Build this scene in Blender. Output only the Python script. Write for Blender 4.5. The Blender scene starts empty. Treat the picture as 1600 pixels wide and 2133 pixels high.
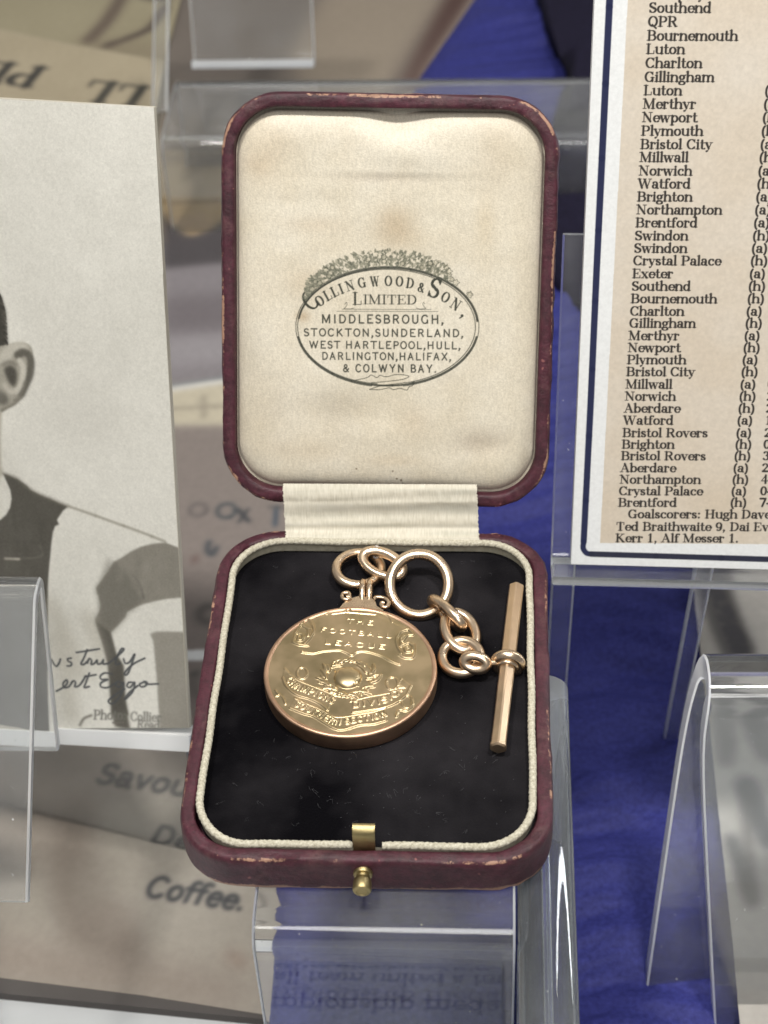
import bpy, math, random
import numpy as np
from mathutils import Matrix, Vector
random.seed(7); rng = np.random.default_rng(7)
sc = bpy.context.scene
H = 95.0                                   # the case rim stands this many mm above the display floor
# ------------------------------------------------------------------ camera
FOC = 3786.1                               # focal length in photograph pixels (1600 wide)
def _rot(w):
    t = np.linalg.norm(w); k = w / t
    K = np.array([[0, -k[2], k[1]], [k[2], 0, -k[0]], [-k[1], k[0], 0]])
    return np.eye(3) + np.sin(t) * K + (1 - np.cos(t)) * K @ K
RC = _rot(np.array([.7640, .0582, -.0178])) @ np.array([[1, 0, 0], [0, 0, -1], [0, 1, 0.]])
TC = np.array([-.1034, 3.5693, 328.7312])
CAM = -RC.T @ TC
cd = bpy.data.cameras.new('camera'); cam = bpy.data.objects.new('camera', cd)
sc.collection.objects.link(cam); sc.camera = cam
cd.sensor_fit = 'HORIZONTAL'; cd.sensor_width = 36; cd.lens = 36 * FOC / 1600
cd.clip_start = 0.01; cd.clip_end = 20
cd.dof.use_dof = True; cd.dof.focus_distance = 0.302; cd.dof.aperture_fstop = cd.lens / 2.0
_m = RC.T @ np.diag([1, -1, -1.])
_p = (CAM + [0, 0, H]) * .001
cam.matrix_world = Matrix([[*_m[0], _p[0]], [*_m[1], _p[1]], [*_m[2], _p[2]], [0, 0, 0, 1]])
# ------------------------------------------------------------------ world and lamps
wd = bpy.data.worlds.new('World'); sc.world = wd; wd.use_nodes = True
nt = wd.node_tree; bg = nt.nodes['Background']
tc = nt.nodes.new('ShaderNodeTexCoord'); sp = nt.nodes.new('ShaderNodeSeparateXYZ'); cr = nt.nodes.new('ShaderNodeValToRGB')
nt.links.new(tc.outputs['Generated'], sp.inputs[0])
_mp = nt.nodes.new('ShaderNodeMath'); _mp.operation = 'MULTIPLY_ADD'; _mp.inputs[1].default_value = .5; _mp.inputs[2].default_value = .5
nt.links.new(sp.outputs['Z'], _mp.inputs[0]); nt.links.new(_mp.outputs[0], cr.inputs[0])
e = cr.color_ramp.elements
e[0].position = 0; e[0].color = (.30, .30, .31, 1); e[1].position = 1; e[1].color = (.78, .76, .74, 1)
for pos, c in ((.44, (.42, .42, .43, 1)), (.55, (.66, .66, .66, 1)), (.70, (.50, .49, .47, 1)), (.86, (.62, .60, .57, 1))):
    q = e.new(pos); q.color = c
nt.links.new(cr.outputs[0], bg.inputs[0]); bg.inputs[1].default_value = .43
def area(name, loc, target, size, watts, col):
    ld = bpy.data.lights.new(name, 'AREA'); ld.shape = 'DISK'; ld.size = size; ld.energy = watts; ld.color = col
    o = bpy.data.objects.new(name, ld); sc.collection.objects.link(o); o.location = loc
    o.rotation_euler = (Vector(target) - Vector(loc)).to_track_quat('-Z', 'Y').to_euler(); return o
area('display_spotlight', (-.16, -.09, .80), (0, 0, .08), .075, 2.75, (1, .965, .91))
area('display_spotlight', (.15, -.08, .80), (0, 0, .08), .075, 2.75, (1, .965, .91))
area('ceiling_light', (.05, -.75, 1.1), (0, 0, .08), .5, 4.4, (1, .98, .95))
_l = area('added_strip_light', (.36, .20, .27), (.03, -.06, .08), .02, .65, (.95, .98, 1)); _l.data.shape = 'RECTANGLE'; _l.data.size = .016; _l.data.size_y = .55; _l.rotation_euler = Vector((-.33, 0, -.19)).to_track_quat('-Z', 'Y').to_euler()  # strip added out of view to lay highlights along the acrylic bends
sc.view_settings.view_transform = 'Standard'; sc.view_settings.look = 'None'
sc.view_settings.exposure = 0; sc.view_settings.gamma = 1; sc.view_settings.use_curve_mapping = False
sc.cycles.use_denoising = True; sc.cycles.max_bounces = 14; sc.cycles.transmission_bounces = 12; sc.cycles.transparent_max_bounces = 12
sc.cycles.sample_clamp_indirect = 6
# ------------------------------------------------------------------ helpers: rays, meshes, things
def ray(px, py): return RC.T @ np.array([(px - 800) / FOC, (py - 1066.5) / FOC, 1.])
def at_depth(px, py, d): return CAM + ray(px, py) * d
def onz(px, py, z):
    d = ray(px, py); return CAM + d * ((z - CAM[2]) / d[2])
def unit(v): v = np.asarray(v, float); return v / np.linalg.norm(v)
class Plane:
    """a flat thing: origin, in-plane axes; loc() turns a measured point of it into its own millimetres"""
    def __init__(s, o, u, v): s.o = np.asarray(o, float); s.u = unit(u); s.v = unit(v); s.n = np.cross(s.u, s.v)
    def loc(s, px, py):
        d = ray(px, py); p = CAM + d * (np.dot(s.o - CAM, s.n) / np.dot(d, s.n)); return np.array([np.dot(p - s.o, s.u), np.dot(p - s.o, s.v)])
    def locs(s, pts): return np.array([s.loc(*p) for p in pts])
    def at(s, a, b, h=0): return s.o + np.multiply.outer(a, s.u) + np.multiply.outer(b, s.v) + np.multiply.outer(h, s.n)
def mk(name, verts, faces, mat, parent=None, smooth=True, attrs=None):
    V = (np.asarray(verts, float).reshape(-1, 3) + [0, 0, H]) * .001
    q = parent
    while q is not None: V = V - np.array(q.location); q = q.parent
    me = bpy.data.meshes.new(name)
    if isinstance(faces, np.ndarray):
        n, k = faces.shape
        me.vertices.add(len(V)); me.vertices.foreach_set('co', V.astype(np.float32).ravel())
        me.loops.add(n * k); me.loops.foreach_set('vertex_index', faces.astype(np.int32).ravel())
        me.polygons.add(n); me.polygons.foreach_set('loop_start', np.arange(0, n * k, k, dtype=np.int32))
        me.polygons.foreach_set('loop_total', np.full(n, k, dtype=np.int32)); me.update(calc_edges=True)
    else:
        me.from_pydata([tuple(v) for v in V], [], [tuple(int(i) for i in f) for f in faces]); me.update()
    if smooth: me.polygons.foreach_set('use_smooth', np.ones(len(me.polygons), dtype=bool))
    for k, a in (attrs or {}).items():
        a = np.asarray(a, np.float32)
        if a.ndim == 1:
            at = me.attributes.new(k, 'FLOAT', 'POINT'); at.data.foreach_set('value', a)
        else:
            at = me.attributes.new(k, 'FLOAT_COLOR', 'POINT'); at.data.foreach_set('color', np.c_[a, np.ones(len(a))].astype(np.float32).ravel())
    o = bpy.data.objects.new(name, me); sc.collection.objects.link(o)
    if mat: me.materials.append(mat)
    if parent is not None: o.parent = parent
    return o
def tag(o, label=None, cat=None, group=None, kind=None):
    for k, v in (('label', label), ('category', cat), ('group', group), ('kind', kind)):
        if v: o[k] = v
    return o
def thing(name, base, label, cat, group=None):
    o = bpy.data.objects.new(name, None); sc.collection.objects.link(o); o.empty_display_size = .01
    o.location = (np.asarray(base, float) + [0, 0, H]) * .001
    return tag(o, label, cat, group)
def flat(o, deg=35):
    o.data.set_sharp_from_angle(angle=math.radians(deg)); return o
def quads(nr, nc, closed=True):
    """faces between nr rings of nc points"""
    i = np.arange(nr - 1)[:, None]; m = nc if closed else nc - 1; j = np.arange(m)[None, :]; k = (j + 1) % nc
    return np.stack([i * nc + j, i * nc + k, (i + 1) * nc + k, (i + 1) * nc + j], -1).reshape(-1, 4)
def grid(P, keep=None):
    ny, nx = P.shape[:2]; idx = np.arange(ny * nx).reshape(ny, nx)
    f = np.stack([idx[:-1, :-1], idx[:-1, 1:], idx[1:, 1:], idx[1:, :-1]], -1).reshape(-1, 4)
    if keep is not None:
        f = f[keep.ravel()[f].all(1)]; used = np.zeros(ny * nx, bool); used[f.ravel()] = True
        re = np.cumsum(used) - 1; return P.reshape(-1, 3)[used], re[f], used
    return P.reshape(-1, 3), f, np.ones(ny * nx, bool)
def rrect(x0, x1, y0, y1, r, n=14):
    pts = []
    for cx, cy, a0 in ((x1 - r, y1 - r, 0), (x0 + r, y1 - r, 90), (x0 + r, y0 + r, 180), (x1 - r, y0 + r, 270)):
        for k in range(n + 1):
            a = math.radians(a0 + 90 * k / n); pts.append((cx + r * math.cos(a), cy + r * math.sin(a)))
    return np.array(pts)
def sd_rrect(X, Y, x0, x1, y0, y1, r):
    qx = np.abs(X - (x0 + x1) / 2) - (x1 - x0) / 2 + r; qy = np.abs(Y - (y0 + y1) / 2) - (y1 - y0) / 2 + r
    return np.hypot(np.maximum(qx, 0), np.maximum(qy, 0)) + np.minimum(np.maximum(qx, qy), 0) - r
def spline(p, n=12, closed=False):
    p = np.asarray(p, float)
    if len(p) < 3: return np.array([p[0] + (p[-1] - p[0]) * t for t in np.linspace(0, 1, n)])
    q = np.vstack([p[-1:], p, p[:2]]) if closed else np.vstack([2 * p[0] - p[1], p, 2 * p[-1] - p[-2]])
    out = []
    for i in range(len(q) - 3):
        a, b, c, d = q[i:i + 4]
        for t in np.linspace(0, 1, n, endpoint=False):
            out.append(.5 * (2 * b + (c - a) * t + (2 * a - 5 * b + 4 * c - d) * t * t + (3 * b - a - 3 * c + d) * t ** 3))
    if not closed: out.append(p[-1])
    return np.array(out)
def tube(path, r, n=10, closed=False, cap=True, rmod=None, up=(0, 0, 1)):
    P = np.asarray(path, float); m = len(P)
    T = np.roll(P, -1, 0) - np.roll(P, 1, 0) if closed else np.gradient(P, axis=0)
    T /= np.linalg.norm(T, axis=1)[:, None] + 1e-12
    N = np.zeros_like(P); up = np.asarray(up, float)
    prev = up - T[0] * np.dot(up, T[0]); prev = unit(prev) if np.linalg.norm(prev) > 1e-3 else unit(np.cross(T[0], [1, .3, .2]))
    for i in range(m):
        prev = prev - T[i] * np.dot(prev, T[i]); prev = prev / (np.linalg.norm(prev) + 1e-12); N[i] = prev
    B = np.cross(T, N); a = np.linspace(0, 2 * np.pi, n, endpoint=False)
    rr = np.broadcast_to(np.asarray(r, float).reshape(-1, 1), (m, 1)) * np.ones((m, n))
    if rmod is not None: rr = rr * rmod
    V = P[:, None] + rr[..., None] * (N[:, None] * np.cos(a)[None, :, None] + B[:, None] * np.sin(a)[None, :, None])
    F = [list(x) for x in quads(m, n)]
    if closed: F += [[(m - 1) * n + j, (m - 1) * n + (j + 1) % n, (j + 1) % n, j] for j in range(n)]
    elif cap: F += [list(range(n))[::-1], [(m - 1) * n + j for j in range(n)]]
    return V.reshape(-1, 3), F
def join(parts):
    V = []; F = []; k = 0
    for v, f in parts:
        V.append(np.asarray(v).reshape(-1, 3)); F += [[int(i) + k for i in q] for q in f]; k += len(V[-1])
    return np.vstack(V), F
def lin(c): c = np.asarray(c, float) / 255; return np.where(c <= .04045, c / 12.92, ((c + .055) / 1.055) ** 2.4)
def vnoise(ny, nx, cell, seed=0, octaves=3):
    g = np.random.default_rng(seed); out = np.zeros((ny, nx)); amp = 1; tot = 0
    for k in range(octaves):
        c = max(cell / 2 ** k, 1.01); a = g.random((int(ny / c) + 3, int(nx / c) + 3))
        y = np.arange(ny) / c; x = np.arange(nx) / c; yi = y.astype(int); xi = x.astype(int)
        fy = (y - yi)[:, None]; fx = (x - xi)[None]; fy = fy * fy * (3 - 2 * fy); fx = fx * fx * (3 - 2 * fx)
        Y = yi[:, None]; X = xi[None]
        out += amp * ((a[Y, X] * (1 - fx) + a[Y, X + 1] * fx) * (1 - fy) + (a[Y + 1, X] * (1 - fx) + a[Y + 1, X + 1] * fx) * fy); tot += amp; amp *= .5
    return out / tot
def blur(a, s):
    if s <= .2: return a
    k = np.arange(-int(3 * s) - 1, int(3 * s) + 2); w = np.exp(-k * k / (2 * s * s)); w /= w.sum(); r = len(k) // 2
    p = np.pad(a, ((r, r), (0, 0)), mode='edge'); a = sum(w[i] * p[i:i + a.shape[0]] for i in range(len(k)))
    p = np.pad(a, ((0, 0), (r, r)), mode='edge'); return sum(w[i] * p[:, i:i + a.shape[1]] for i in range(len(k)))
# ------------------------------------------------------------------ lettering: pen strokes with thick and thin directions
# l x0 y0 x1 y1 [weight] line; a cx cy rx ry a0 a1 arc; s x y half-width serif; o x y r dot.  weight: 1 thick, 0 thin
GL = {
'a': (.57, 'a .24 .19 .15 .17 0 360;l .42 .06 .42 .45 1;a .26 .44 .16 .22 0 150;o .14 .5 .075;a .5 .1 .08 .1 180 290'),
'b': (.62, 'l .13 .03 .13 1 1;a .33 .33 .2 .31 -160 160;s .08 .98 .07'),
'c': (.54, 'a .31 .33 .21 .31 50 310;o .44 .5 .085'), 'd': (.64, 'l .48 .03 .48 1 1;a .28 .33 .2 .31 20 340;s .43 .98 .07;s .53 .02 .07'),
'e': (.56, 'a .31 .33 .21 .31 0 312;l .12 .36 .52 .36 0'), 'f': (.40, 'l .17 .03 .17 .8 1;a .32 .8 .15 .18 180 50;l .04 .63 .33 .63 0;s .17 .02 .15;o .4 .89 .075'),
'g': (.57, 'a .26 .44 .16 .2 0 360;a .27 -.13 .21 .15 0 360;l .15 .24 .12 .08 0;l .13 .05 .4 .03 .6;l .4 .58 .53 .66 .3'),
'h': (.67, 'l .13 .03 .13 1 1;a .34 .4 .2 .25 175 0;l .54 .03 .54 .42 1;s .13 .02 .13;s .54 .02 .13;s .08 .98 .07'),
'i': (.30, 'l .15 .03 .15 .64 1;o .15 .88 .1;s .15 .02 .14;s .09 .64 .07'), 'k': (.63, 'l .13 .03 .13 1 1;l .2 .28 .48 .62 0;l .27 .38 .52 .04 1;s .13 .02 .13;s .53 .02 .1;s .46 .64 .12'),
'l': (.30, 'l .15 .03 .15 1 1;s .15 .02 .14;s .09 .98 .07'),
'm': (1.0, 'l .13 .03 .13 .64 1;a .32 .4 .18 .25 175 0;l .5 .03 .5 .42 1;a .69 .4 .18 .25 175 0;l .87 .03 .87 .42 1;s .13 .02 .12;s .5 .02 .12;s .87 .02 .12;s .08 .64 .07'),
'n': (.67, 'l .13 .03 .13 .64 1;a .34 .4 .2 .25 175 0;l .54 .03 .54 .42 1;s .13 .02 .13;s .54 .02 .13;s .08 .64 .07'),
'o': (.60, 'a .3 .33 .21 .31 0 360'), 'p': (.63, 'l .14 -.28 .14 .64 1;a .34 .33 .2 .31 -160 160;s .14 -.29 .14;s .09 .64 .07'),
'q': (.63, 'l .48 -.28 .48 .64 1;a .28 .33 .2 .31 20 340'), 'r': (.49, 'l .14 .03 .14 .64 1;a .32 .42 .18 .22 175 70;s .14 .02 .15;s .08 .64 .07;o .4 .55 .09'),
's': (.47, 'l .37 .52 .36 .6 .3;a .23 .48 .13 .15 40 260;l .16 .4 .34 .26 .9;a .24 .17 .14 .15 -140 70;l .09 .06 .09 .18 .3'),
't': (.42, 'l .18 .14 .18 .86 1;a .31 .15 .13 .13 180 310;l .05 .63 .36 .63 0'), 'u': (.66, 'l .13 .2 .13 .64 1;a .33 .22 .2 .2 180 360;l .53 .03 .53 .64 1;s .08 .64 .07;s .47 .64 .07;s .58 .02 .07'),
'v': (.57, 'l .1 .62 .29 .05 1;l .29 .05 .47 .62 0;s .1 .64 .12;s .47 .64 .1'), 'w': (.84, 'l .1 .62 .25 .05 1;l .25 .05 .42 .6 0;l .42 .6 .57 .05 1;l .57 .05 .74 .62 0;s .1 .64 .12;s .42 .64 .1;s .74 .64 .1'),
'x': (.58, 'l .1 .62 .46 .03 1;l .1 .03 .46 .62 0;s .1 .64 .11;s .46 .64 .1;s .1 .02 .1;s .46 .02 .11'), 'y': (.57, 'l .1 .62 .3 .07 1;l .48 .62 .22 -.22 0;s .1 .64 .12;s .48 .64 .1;o .14 -.22 .085'),
'z': (.5, 'l .08 .62 .42 .62 0;l .42 .62 .08 .03 1;l .08 .03 .42 .03 0'),
'A': (.82, 'l .12 .03 .38 .95 0;l .38 .95 .66 .03 1;l .22 .34 .54 .34 0;s .12 .02 .12;s .66 .02 .14'), 'B': (.76, 'l .18 .03 .18 .95 1;a .4 .73 .2 .22 -90 90;l .18 .95 .4 .95 0;l .18 .51 .42 .51 0;a .42 .27 .23 .25 -90 90;l .18 .03 .42 .03 0;s .12 .02 .09;s .12 .96 .09'),
'C': (.76, 'a .4 .49 .3 .47 45 315;l .66 .68 .66 .95 0;l .66 .05 .66 .25 0'), 'D': (.82, 'l .18 .03 .18 .95 1;a .36 .49 .33 .46 -90 90;l .18 .95 .36 .95 0;l .18 .03 .36 .03 0;s .12 .02 .09;s .12 .96 .09'),
'E': (.74, 'l .18 .03 .18 .95 1;l .18 .95 .62 .95 0;l .18 .5 .46 .5 0;l .18 .03 .64 .03 0;l .62 .95 .62 .74 0;l .64 .03 .64 .26 0;l .46 .4 .46 .6 0;s .12 .02 .09;s .12 .96 .09'), 'F': (.70, 'l .18 .03 .18 .95 1;l .18 .95 .6 .95 0;l .18 .5 .46 .5 0;l .6 .95 .6 .74 0;l .46 .4 .46 .6 0;s .18 .02 .16;s .12 .96 .09'),
'G': (.82, 'a .4 .49 .3 .47 45 315;l .66 .68 .66 .95 0;l .64 .06 .64 .4 1;s .64 .42 .13'), 'H': (.88, 'l .18 .03 .18 .95 1;l .68 .03 .68 .95 1;l .18 .5 .68 .5 0;s .18 .02 .15;s .18 .96 .15;s .68 .02 .15;s .68 .96 .15'),
'I': (.40, 'l .2 .03 .2 .95 1;s .2 .02 .16;s .2 .96 .16'), 'J': (.55, 'l .36 .2 .36 .95 1;a .22 .2 .14 .2 180 360;s .36 .96 .16'), 'K': (.84, 'l .18 .03 .18 .95 1;l .2 .42 .62 .93 0;l .33 .56 .68 .03 1;s .18 .02 .15;s .18 .96 .15;s .62 .96 .13;s .69 .02 .13'),
'L': (.70, 'l .18 .03 .18 .95 1;l .18 .03 .6 .03 0;l .61 .03 .61 .3 0;s .18 .96 .15;s .12 .02 .09'), 'M': (1.02, 'l .16 .03 .16 .95 .1;l .18 .95 .5 .08 1;l .5 .08 .8 .95 0;l .82 .03 .82 .95 1;s .16 .02 .12;s .12 .96 .1;s .82 .02 .14;s .87 .96 .1'),
'N': (.86, 'l .17 .03 .17 .95 0;l .17 .95 .68 .06 1;l .68 .03 .68 .95 0;s .17 .02 .12;s .12 .96 .1;s .68 .96 .12'), 'O': (.80, 'a .4 .49 .3 .47 0 360'), 'P': (.72, 'l .18 .03 .18 .95 1;a .4 .7 .22 .25 -90 90;l .18 .95 .4 .95 0;l .18 .45 .4 .45 0;s .18 .02 .16;s .12 .96 .09'),
'Q': (.80, 'a .4 .49 .3 .47 0 360;l .36 .16 .66 -.16 .7'), 'R': (.82, 'l .18 .03 .18 .95 1;a .4 .72 .21 .23 -90 90;l .18 .95 .4 .95 0;l .18 .49 .4 .49 0;l .42 .48 .64 .04 1;s .18 .02 .15;s .12 .96 .09;s .68 .02 .09'),
'S': (.64, 'a .32 .71 .2 .23 30 250;l .2 .58 .44 .4 1;a .32 .26 .22 .24 -150 60;l .52 .74 .52 .95 0;l .1 .04 .1 .26 0'), 'T': (.76, 'l .38 .03 .38 .95 1;l .08 .95 .68 .95 0;l .08 .95 .08 .7 0;l .68 .95 .68 .7 0;s .38 .02 .16'),
'U': (.82, 'l .18 .3 .18 .95 1;a .41 .3 .23 .28 180 360;l .64 .3 .64 .95 0;s .18 .96 .15;s .64 .96 .12'), 'V': (.80, 'l .14 .95 .4 .05 1;l .4 .05 .66 .95 0;s .14 .96 .14;s .66 .96 .12'),
'W': (1.12, 'l .12 .95 .34 .05 1;l .34 .05 .54 .9 0;l .54 .9 .76 .05 1;l .76 .05 .98 .95 0;s .12 .96 .13;s .54 .96 .12;s .98 .96 .11'), 'X': (.82, 'l .14 .95 .66 .03 1;l .14 .03 .66 .95 0;s .14 .96 .12;s .66 .96 .12;s .14 .02 .12;s .66 .02 .12'), 'Y': (.80, 'l .12 .95 .4 .45 1;l .4 .45 .66 .95 0;l .4 .03 .4 .45 1;s .12 .96 .12;s .66 .96 .12;s .4 .02 .15'),
'0': (.6, 'a .3 .48 .2 .46 0 360'), '1': (.6, 'l .3 .03 .3 .95 1;l .3 .95 .14 .82 0;s .3 .02 .17'), '2': (.6, 'a .29 .7 .18 .24 160 -20;l .46 .62 .12 .08 .5;l .1 .08 .5 .08 1'), '3': (.6, 'a .28 .72 .16 .22 150 -90;a .28 .26 .2 .24 90 -150'),
'4': (.6, 'l .4 .03 .4 .95 1;l .4 .95 .06 .3 0;l .06 .3 .54 .3 0'), '7': (.6, 'l .08 .92 .52 .92 1;l .52 .92 .26 .03 1'), '9': (.6, 'a .3 .64 .2 .3 0 360;a .28 .5 .22 .46 0 -120'), '5': (.6, 'l .16 .95 .46 .95 .7;l .16 .95 .14 .55 0;a .28 .3 .2 .28 120 -150'),
'(': (.36, 'a .36 .36 .24 .62 115 245'), ')': (.36, 'a .0 .36 .24 .62 -65 65'), ',': (.30, 'o .14 .06 .1;l .2 .05 .1 -.18 .2'), '.': (.30, 'o .14 .07 .1'), ':': (.34, 'o .16 .08 .1;o .16 .55 .1'), '-': (.36, 'l .06 .34 .3 .34 .8'), '&': (.82, 'a .34 .74 .14 .2 0 360;l .24 .62 .62 .04 1;a .3 .26 .2 .23 60 300;l .4 .06 .66 .42 0'), ' ': (.33, ''), "'": (.2, 'l .1 .95 .1 .75 .6'),
}
def glyph(ch, wv, wh, serif, caps_small=False):
    """sample points (x, y, radius) of one letter, cap height 1"""
    adv, s = GL[ch]; out = []
    for op in s.split(';'):
        if not op.strip(): continue
        q = op.split(); k = q[0]; v = [float(t) for t in q[1:]]
        if k == 'l':
            w = wh + (wv - wh) * (v[4] if len(v) > 4 else 1)
            if not serif and v[2] - v[0] == 0 and abs(v[3] - v[1]) < .3 and v[4] == 0: continue   # beak serifs
            if not serif: w = wv
            n = int(np.hypot(v[2] - v[0], v[3] - v[1]) / .025) + 2; t = np.linspace(0, 1, n)
            out.append(np.c_[v[0] + (v[2] - v[0]) * t, v[1] + (v[3] - v[1]) * t, np.full(n, w / 2)])
        elif k == 'a':
            n = int(abs(v[5] - v[4]) / 7) + 3; t = np.radians(np.linspace(v[4], v[5], n))
            tx, ty = -v[2] * np.sin(t), v[3] * np.cos(t); f = np.abs(ty) / np.hypot(tx, ty)
            w = wh + (wv - wh) * f ** 1.2 if serif else np.full(n, wv)
            out.append(np.c_[v[0] + v[2] * np.cos(t), v[1] + v[3] * np.sin(t), w / 2])
        elif k == 's' and serif:
            n = 7; t = np.linspace(-1, 1, n); out.append(np.c_[v[0] + v[2] * t, np.full(n, v[1]), np.full(n, wh * .5)])
        elif k == 'o' and (serif or ch in '.,:i'): out.append(np.array([[v[0], v[1], v[2] * (wv / .16) ** .5]]))
    return adv, (np.vstack(out) if out else np.zeros((0, 3)))
def twidth(s, track=0): return sum(GL[c][0] + track for c in s) - track
class Canvas:
    """a printed or embossed surface, sampled in its own millimetres"""
    def __init__(s, x0, x1, y0, y1, res, bgc):
        s.x0, s.y0, s.res = x0, y0, res; s.nx = int((x1 - x0) * res) + 1; s.ny = int((y1 - y0) * res) + 1
        s.xs = x0 + np.arange(s.nx) / res; s.ys = y0 + np.arange(s.ny) / res
        b = np.asarray(bgc, float); s.a = np.zeros((s.ny, s.nx) + b.shape) + b
    def box(s, p, pad):
        i0 = max(int((p[:, 0].min() - pad - s.x0) * s.res), 0); i1 = min(int((p[:, 0].max() + pad - s.x0) * s.res) + 2, s.nx)
        j0 = max(int((p[:, 1].min() - pad - s.y0) * s.res), 0); j1 = min(int((p[:, 1].max() + pad - s.y0) * s.res) + 2, s.ny)
        return (i0, i1, j0, j1) if i1 > i0 and j1 > j0 else None
    def put(s, b, m, col, op='mix'):
        i0, i1, j0, j1 = b; t = s.a[j0:j1, i0:i1]; c = np.asarray(col, float); mm = m[..., None] if t.ndim == 3 else m
        if op == 'mix': t[:] = t * (1 - mm) + c * mm
        elif op == 'max': t[:] = np.maximum(t, c * mm)
        elif op == 'add': t[:] = t + c * mm
    def dots(s, p, r, col, soft=0, alpha=1, op='mix'):
        pad = float(np.max(r)) + 1.5 / s.res + 3 * soft; b = s.box(p, pad)
        if b is None: return
        i0, i1, j0, j1 = b; X = s.xs[i0:i1]; Y = s.ys[j0:j1]; d = np.full((len(Y), len(X)), 1e9)
        r = np.broadcast_to(np.asarray(r, float), (len(p),))
        for q0 in range(0, len(p), 64):
            P = p[q0:q0 + 64]; rr = r[q0:q0 + 64]
            if len(X) * len(Y) > 40000:
                for (px, py), ri in zip(P, rr): np.minimum(d, np.hypot(X[None] - px, Y[:, None] - py) - ri, out=d)
            else:
                d = np.minimum(d, (np.hypot(X[None, :, None] - P[:, 0], Y[:, None, None] - P[:, 1]) - rr).min(-1))
        m = np.clip(.5 - d * s.res, 0, 1)
        if soft: m = blur(m, soft * s.res)
        s.put(b, m * alpha, col, op)
    def stroke(s, p, w, col, soft=0, alpha=1, smooth=True, op='mix', taper=False):
        p = np.asarray(p, float); q = spline(p, 8) if smooth and len(p) > 2 else p
        L = np.r_[0, np.cumsum(np.hypot(*np.diff(q, axis=0).T))]; n = int(L[-1] / max(.35 / s.res, w * .12)) + 2; t = np.linspace(0, L[-1], n)
        q = np.c_[np.interp(t, L, q[:, 0]), np.interp(t, L, q[:, 1])]; r = np.full(n, w / 2)
        if taper: r = r * np.sin(np.pi * np.linspace(.06, .94, n)) ** .6
        for k in range(0, n, 90): s.dots(q[k:k + 91], r[k:k + 91], col, soft, alpha, op)
    def poly(s, p, col, soft=0, alpha=1, op='mix', smooth=False):
        p = spline(p, 6, True) if smooth else np.asarray(p, float); b = s.box(p, 3 * soft + 1 / s.res)
        if b is None: return
        i0, i1, j0, j1 = b; X = s.xs[i0:i1]; Y = s.ys[j0:j1]; m = np.zeros((len(Y), len(X)))
        for oy in (-.25, .25):
            for ox in (-.25, .25):
                xx = X[None] + ox / s.res; yy = Y[:, None] + oy / s.res; ins = np.zeros(m.shape, bool)
                for (ax, ay), (bx, by) in zip(p, np.roll(p, -1, 0)):
                    if ay == by: continue
                    ins ^= ((ay > yy) != (by > yy)) & (xx < (bx - ax) * (yy - ay) / (by - ay) + ax)
                m += ins * .25
        if soft: m = blur(m, soft * s.res)
        s.put(b, m * alpha, col, op)
    def text(s, txt, path, cap, col, wv=.15, wh=.07, serif=True, width=None, soft=0, alpha=1, op='mix', slant=0, track=0, flip=1, xs=1, fit=True):
        """letters along a baseline path; cap = cap height in mm; width given by the path unless fit is off"""
        p = np.asarray(path, float); q = spline(p, 10) if len(p) > 2 else p
        L = np.r_[0, np.cumsum(np.hypot(*np.diff(q, axis=0).T))]; nat = twidth(txt, track) * cap
        k = L[-1] / nat if fit else xs; x = 0
        for ch in txt:
            adv, g = glyph(ch, wv, wh, serif)
            if len(g):
                c = (x + adv / 2) * cap * k; cx = np.interp(c, L, q[:, 0]); cy = np.interp(c, L, q[:, 1])
                if c > L[-1]: dd = unit(q[-1] - q[-2]); cx, cy = q[-1] + dd * (c - L[-1])
                i = min(max(np.searchsorted(L, c) - 1, 0), len(q) - 2); d = unit(q[i + 1] - q[i]); n = np.array([-d[1], d[0]]) * flip
                gx = ((g[:, 0] + slant * g[:, 1] - adv / 2) * cap * k)[:, None]; gy = (g[:, 1] * cap)[:, None]
                s.dots(np.array([cx, cy]) + gx * d + gy * n, g[:, 2] * cap * min(1, (k + 1) / 2), col, soft, alpha, op)
            x += adv + track
def sheet(name, cv, plane, mat, parent, h=0, keep=None, hgt=None, low=None):
    A, B = np.meshgrid(cv.xs, cv.ys)
    if low is not None: B = np.maximum(B, low)
    hh = np.full(A.shape, float(h)) if hgt is None else hgt
    V, f, used = grid(plane.at(A, B, hh), keep); return mk(name, V, f, mat, parent, True, {'print': lin(cv.a.reshape(-1, 3)[used])})
# ------------------------------------------------------------------ materials
def mat(name):
    m = bpy.data.materials.new(name); m.use_nodes = True; n = m.node_tree; return m, n, n.nodes['Principled BSDF'], n.links
def node(n, t, **kw):
    x = n.nodes.new('ShaderNode' + t)
    for k, v in kw.items():
        if k in x.inputs: x.inputs[k].default_value = v
        else: setattr(x, k, v)
    return x
def noise(n, scale, detail=4, rough=.6, coord='Object'):
    t = n.nodes.new('ShaderNodeTexCoord'); x = node(n, 'TexNoise', Scale=scale, Detail=detail, Roughness=rough); n.links.new(t.outputs[coord], x.inputs['Vector']); return x
def ramp(n, src, stops):
    r = n.nodes.new('ShaderNodeValToRGB'); e = r.color_ramp.elements
    for i, (p, c) in enumerate(stops):
        q = e[i] if i < 2 else e.new(p); q.position = p; q.color = (*c, 1) if len(c) == 3 else c
    n.links.new(src, r.inputs[0]); return r
def mixc(n, f, a, b, mode='MIX'):
    x = n.nodes.new('ShaderNodeMix'); x.data_type = 'RGBA'; x.blend_type = mode
    for k, v in ((0, f), (6, a), (7, b)):
        if hasattr(v, 'is_linked'): n.links.new(v, x.inputs[k])
        else: x.inputs[k].default_value = v if k == 0 else (*v, 1)
    return x.outputs[2]
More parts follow.
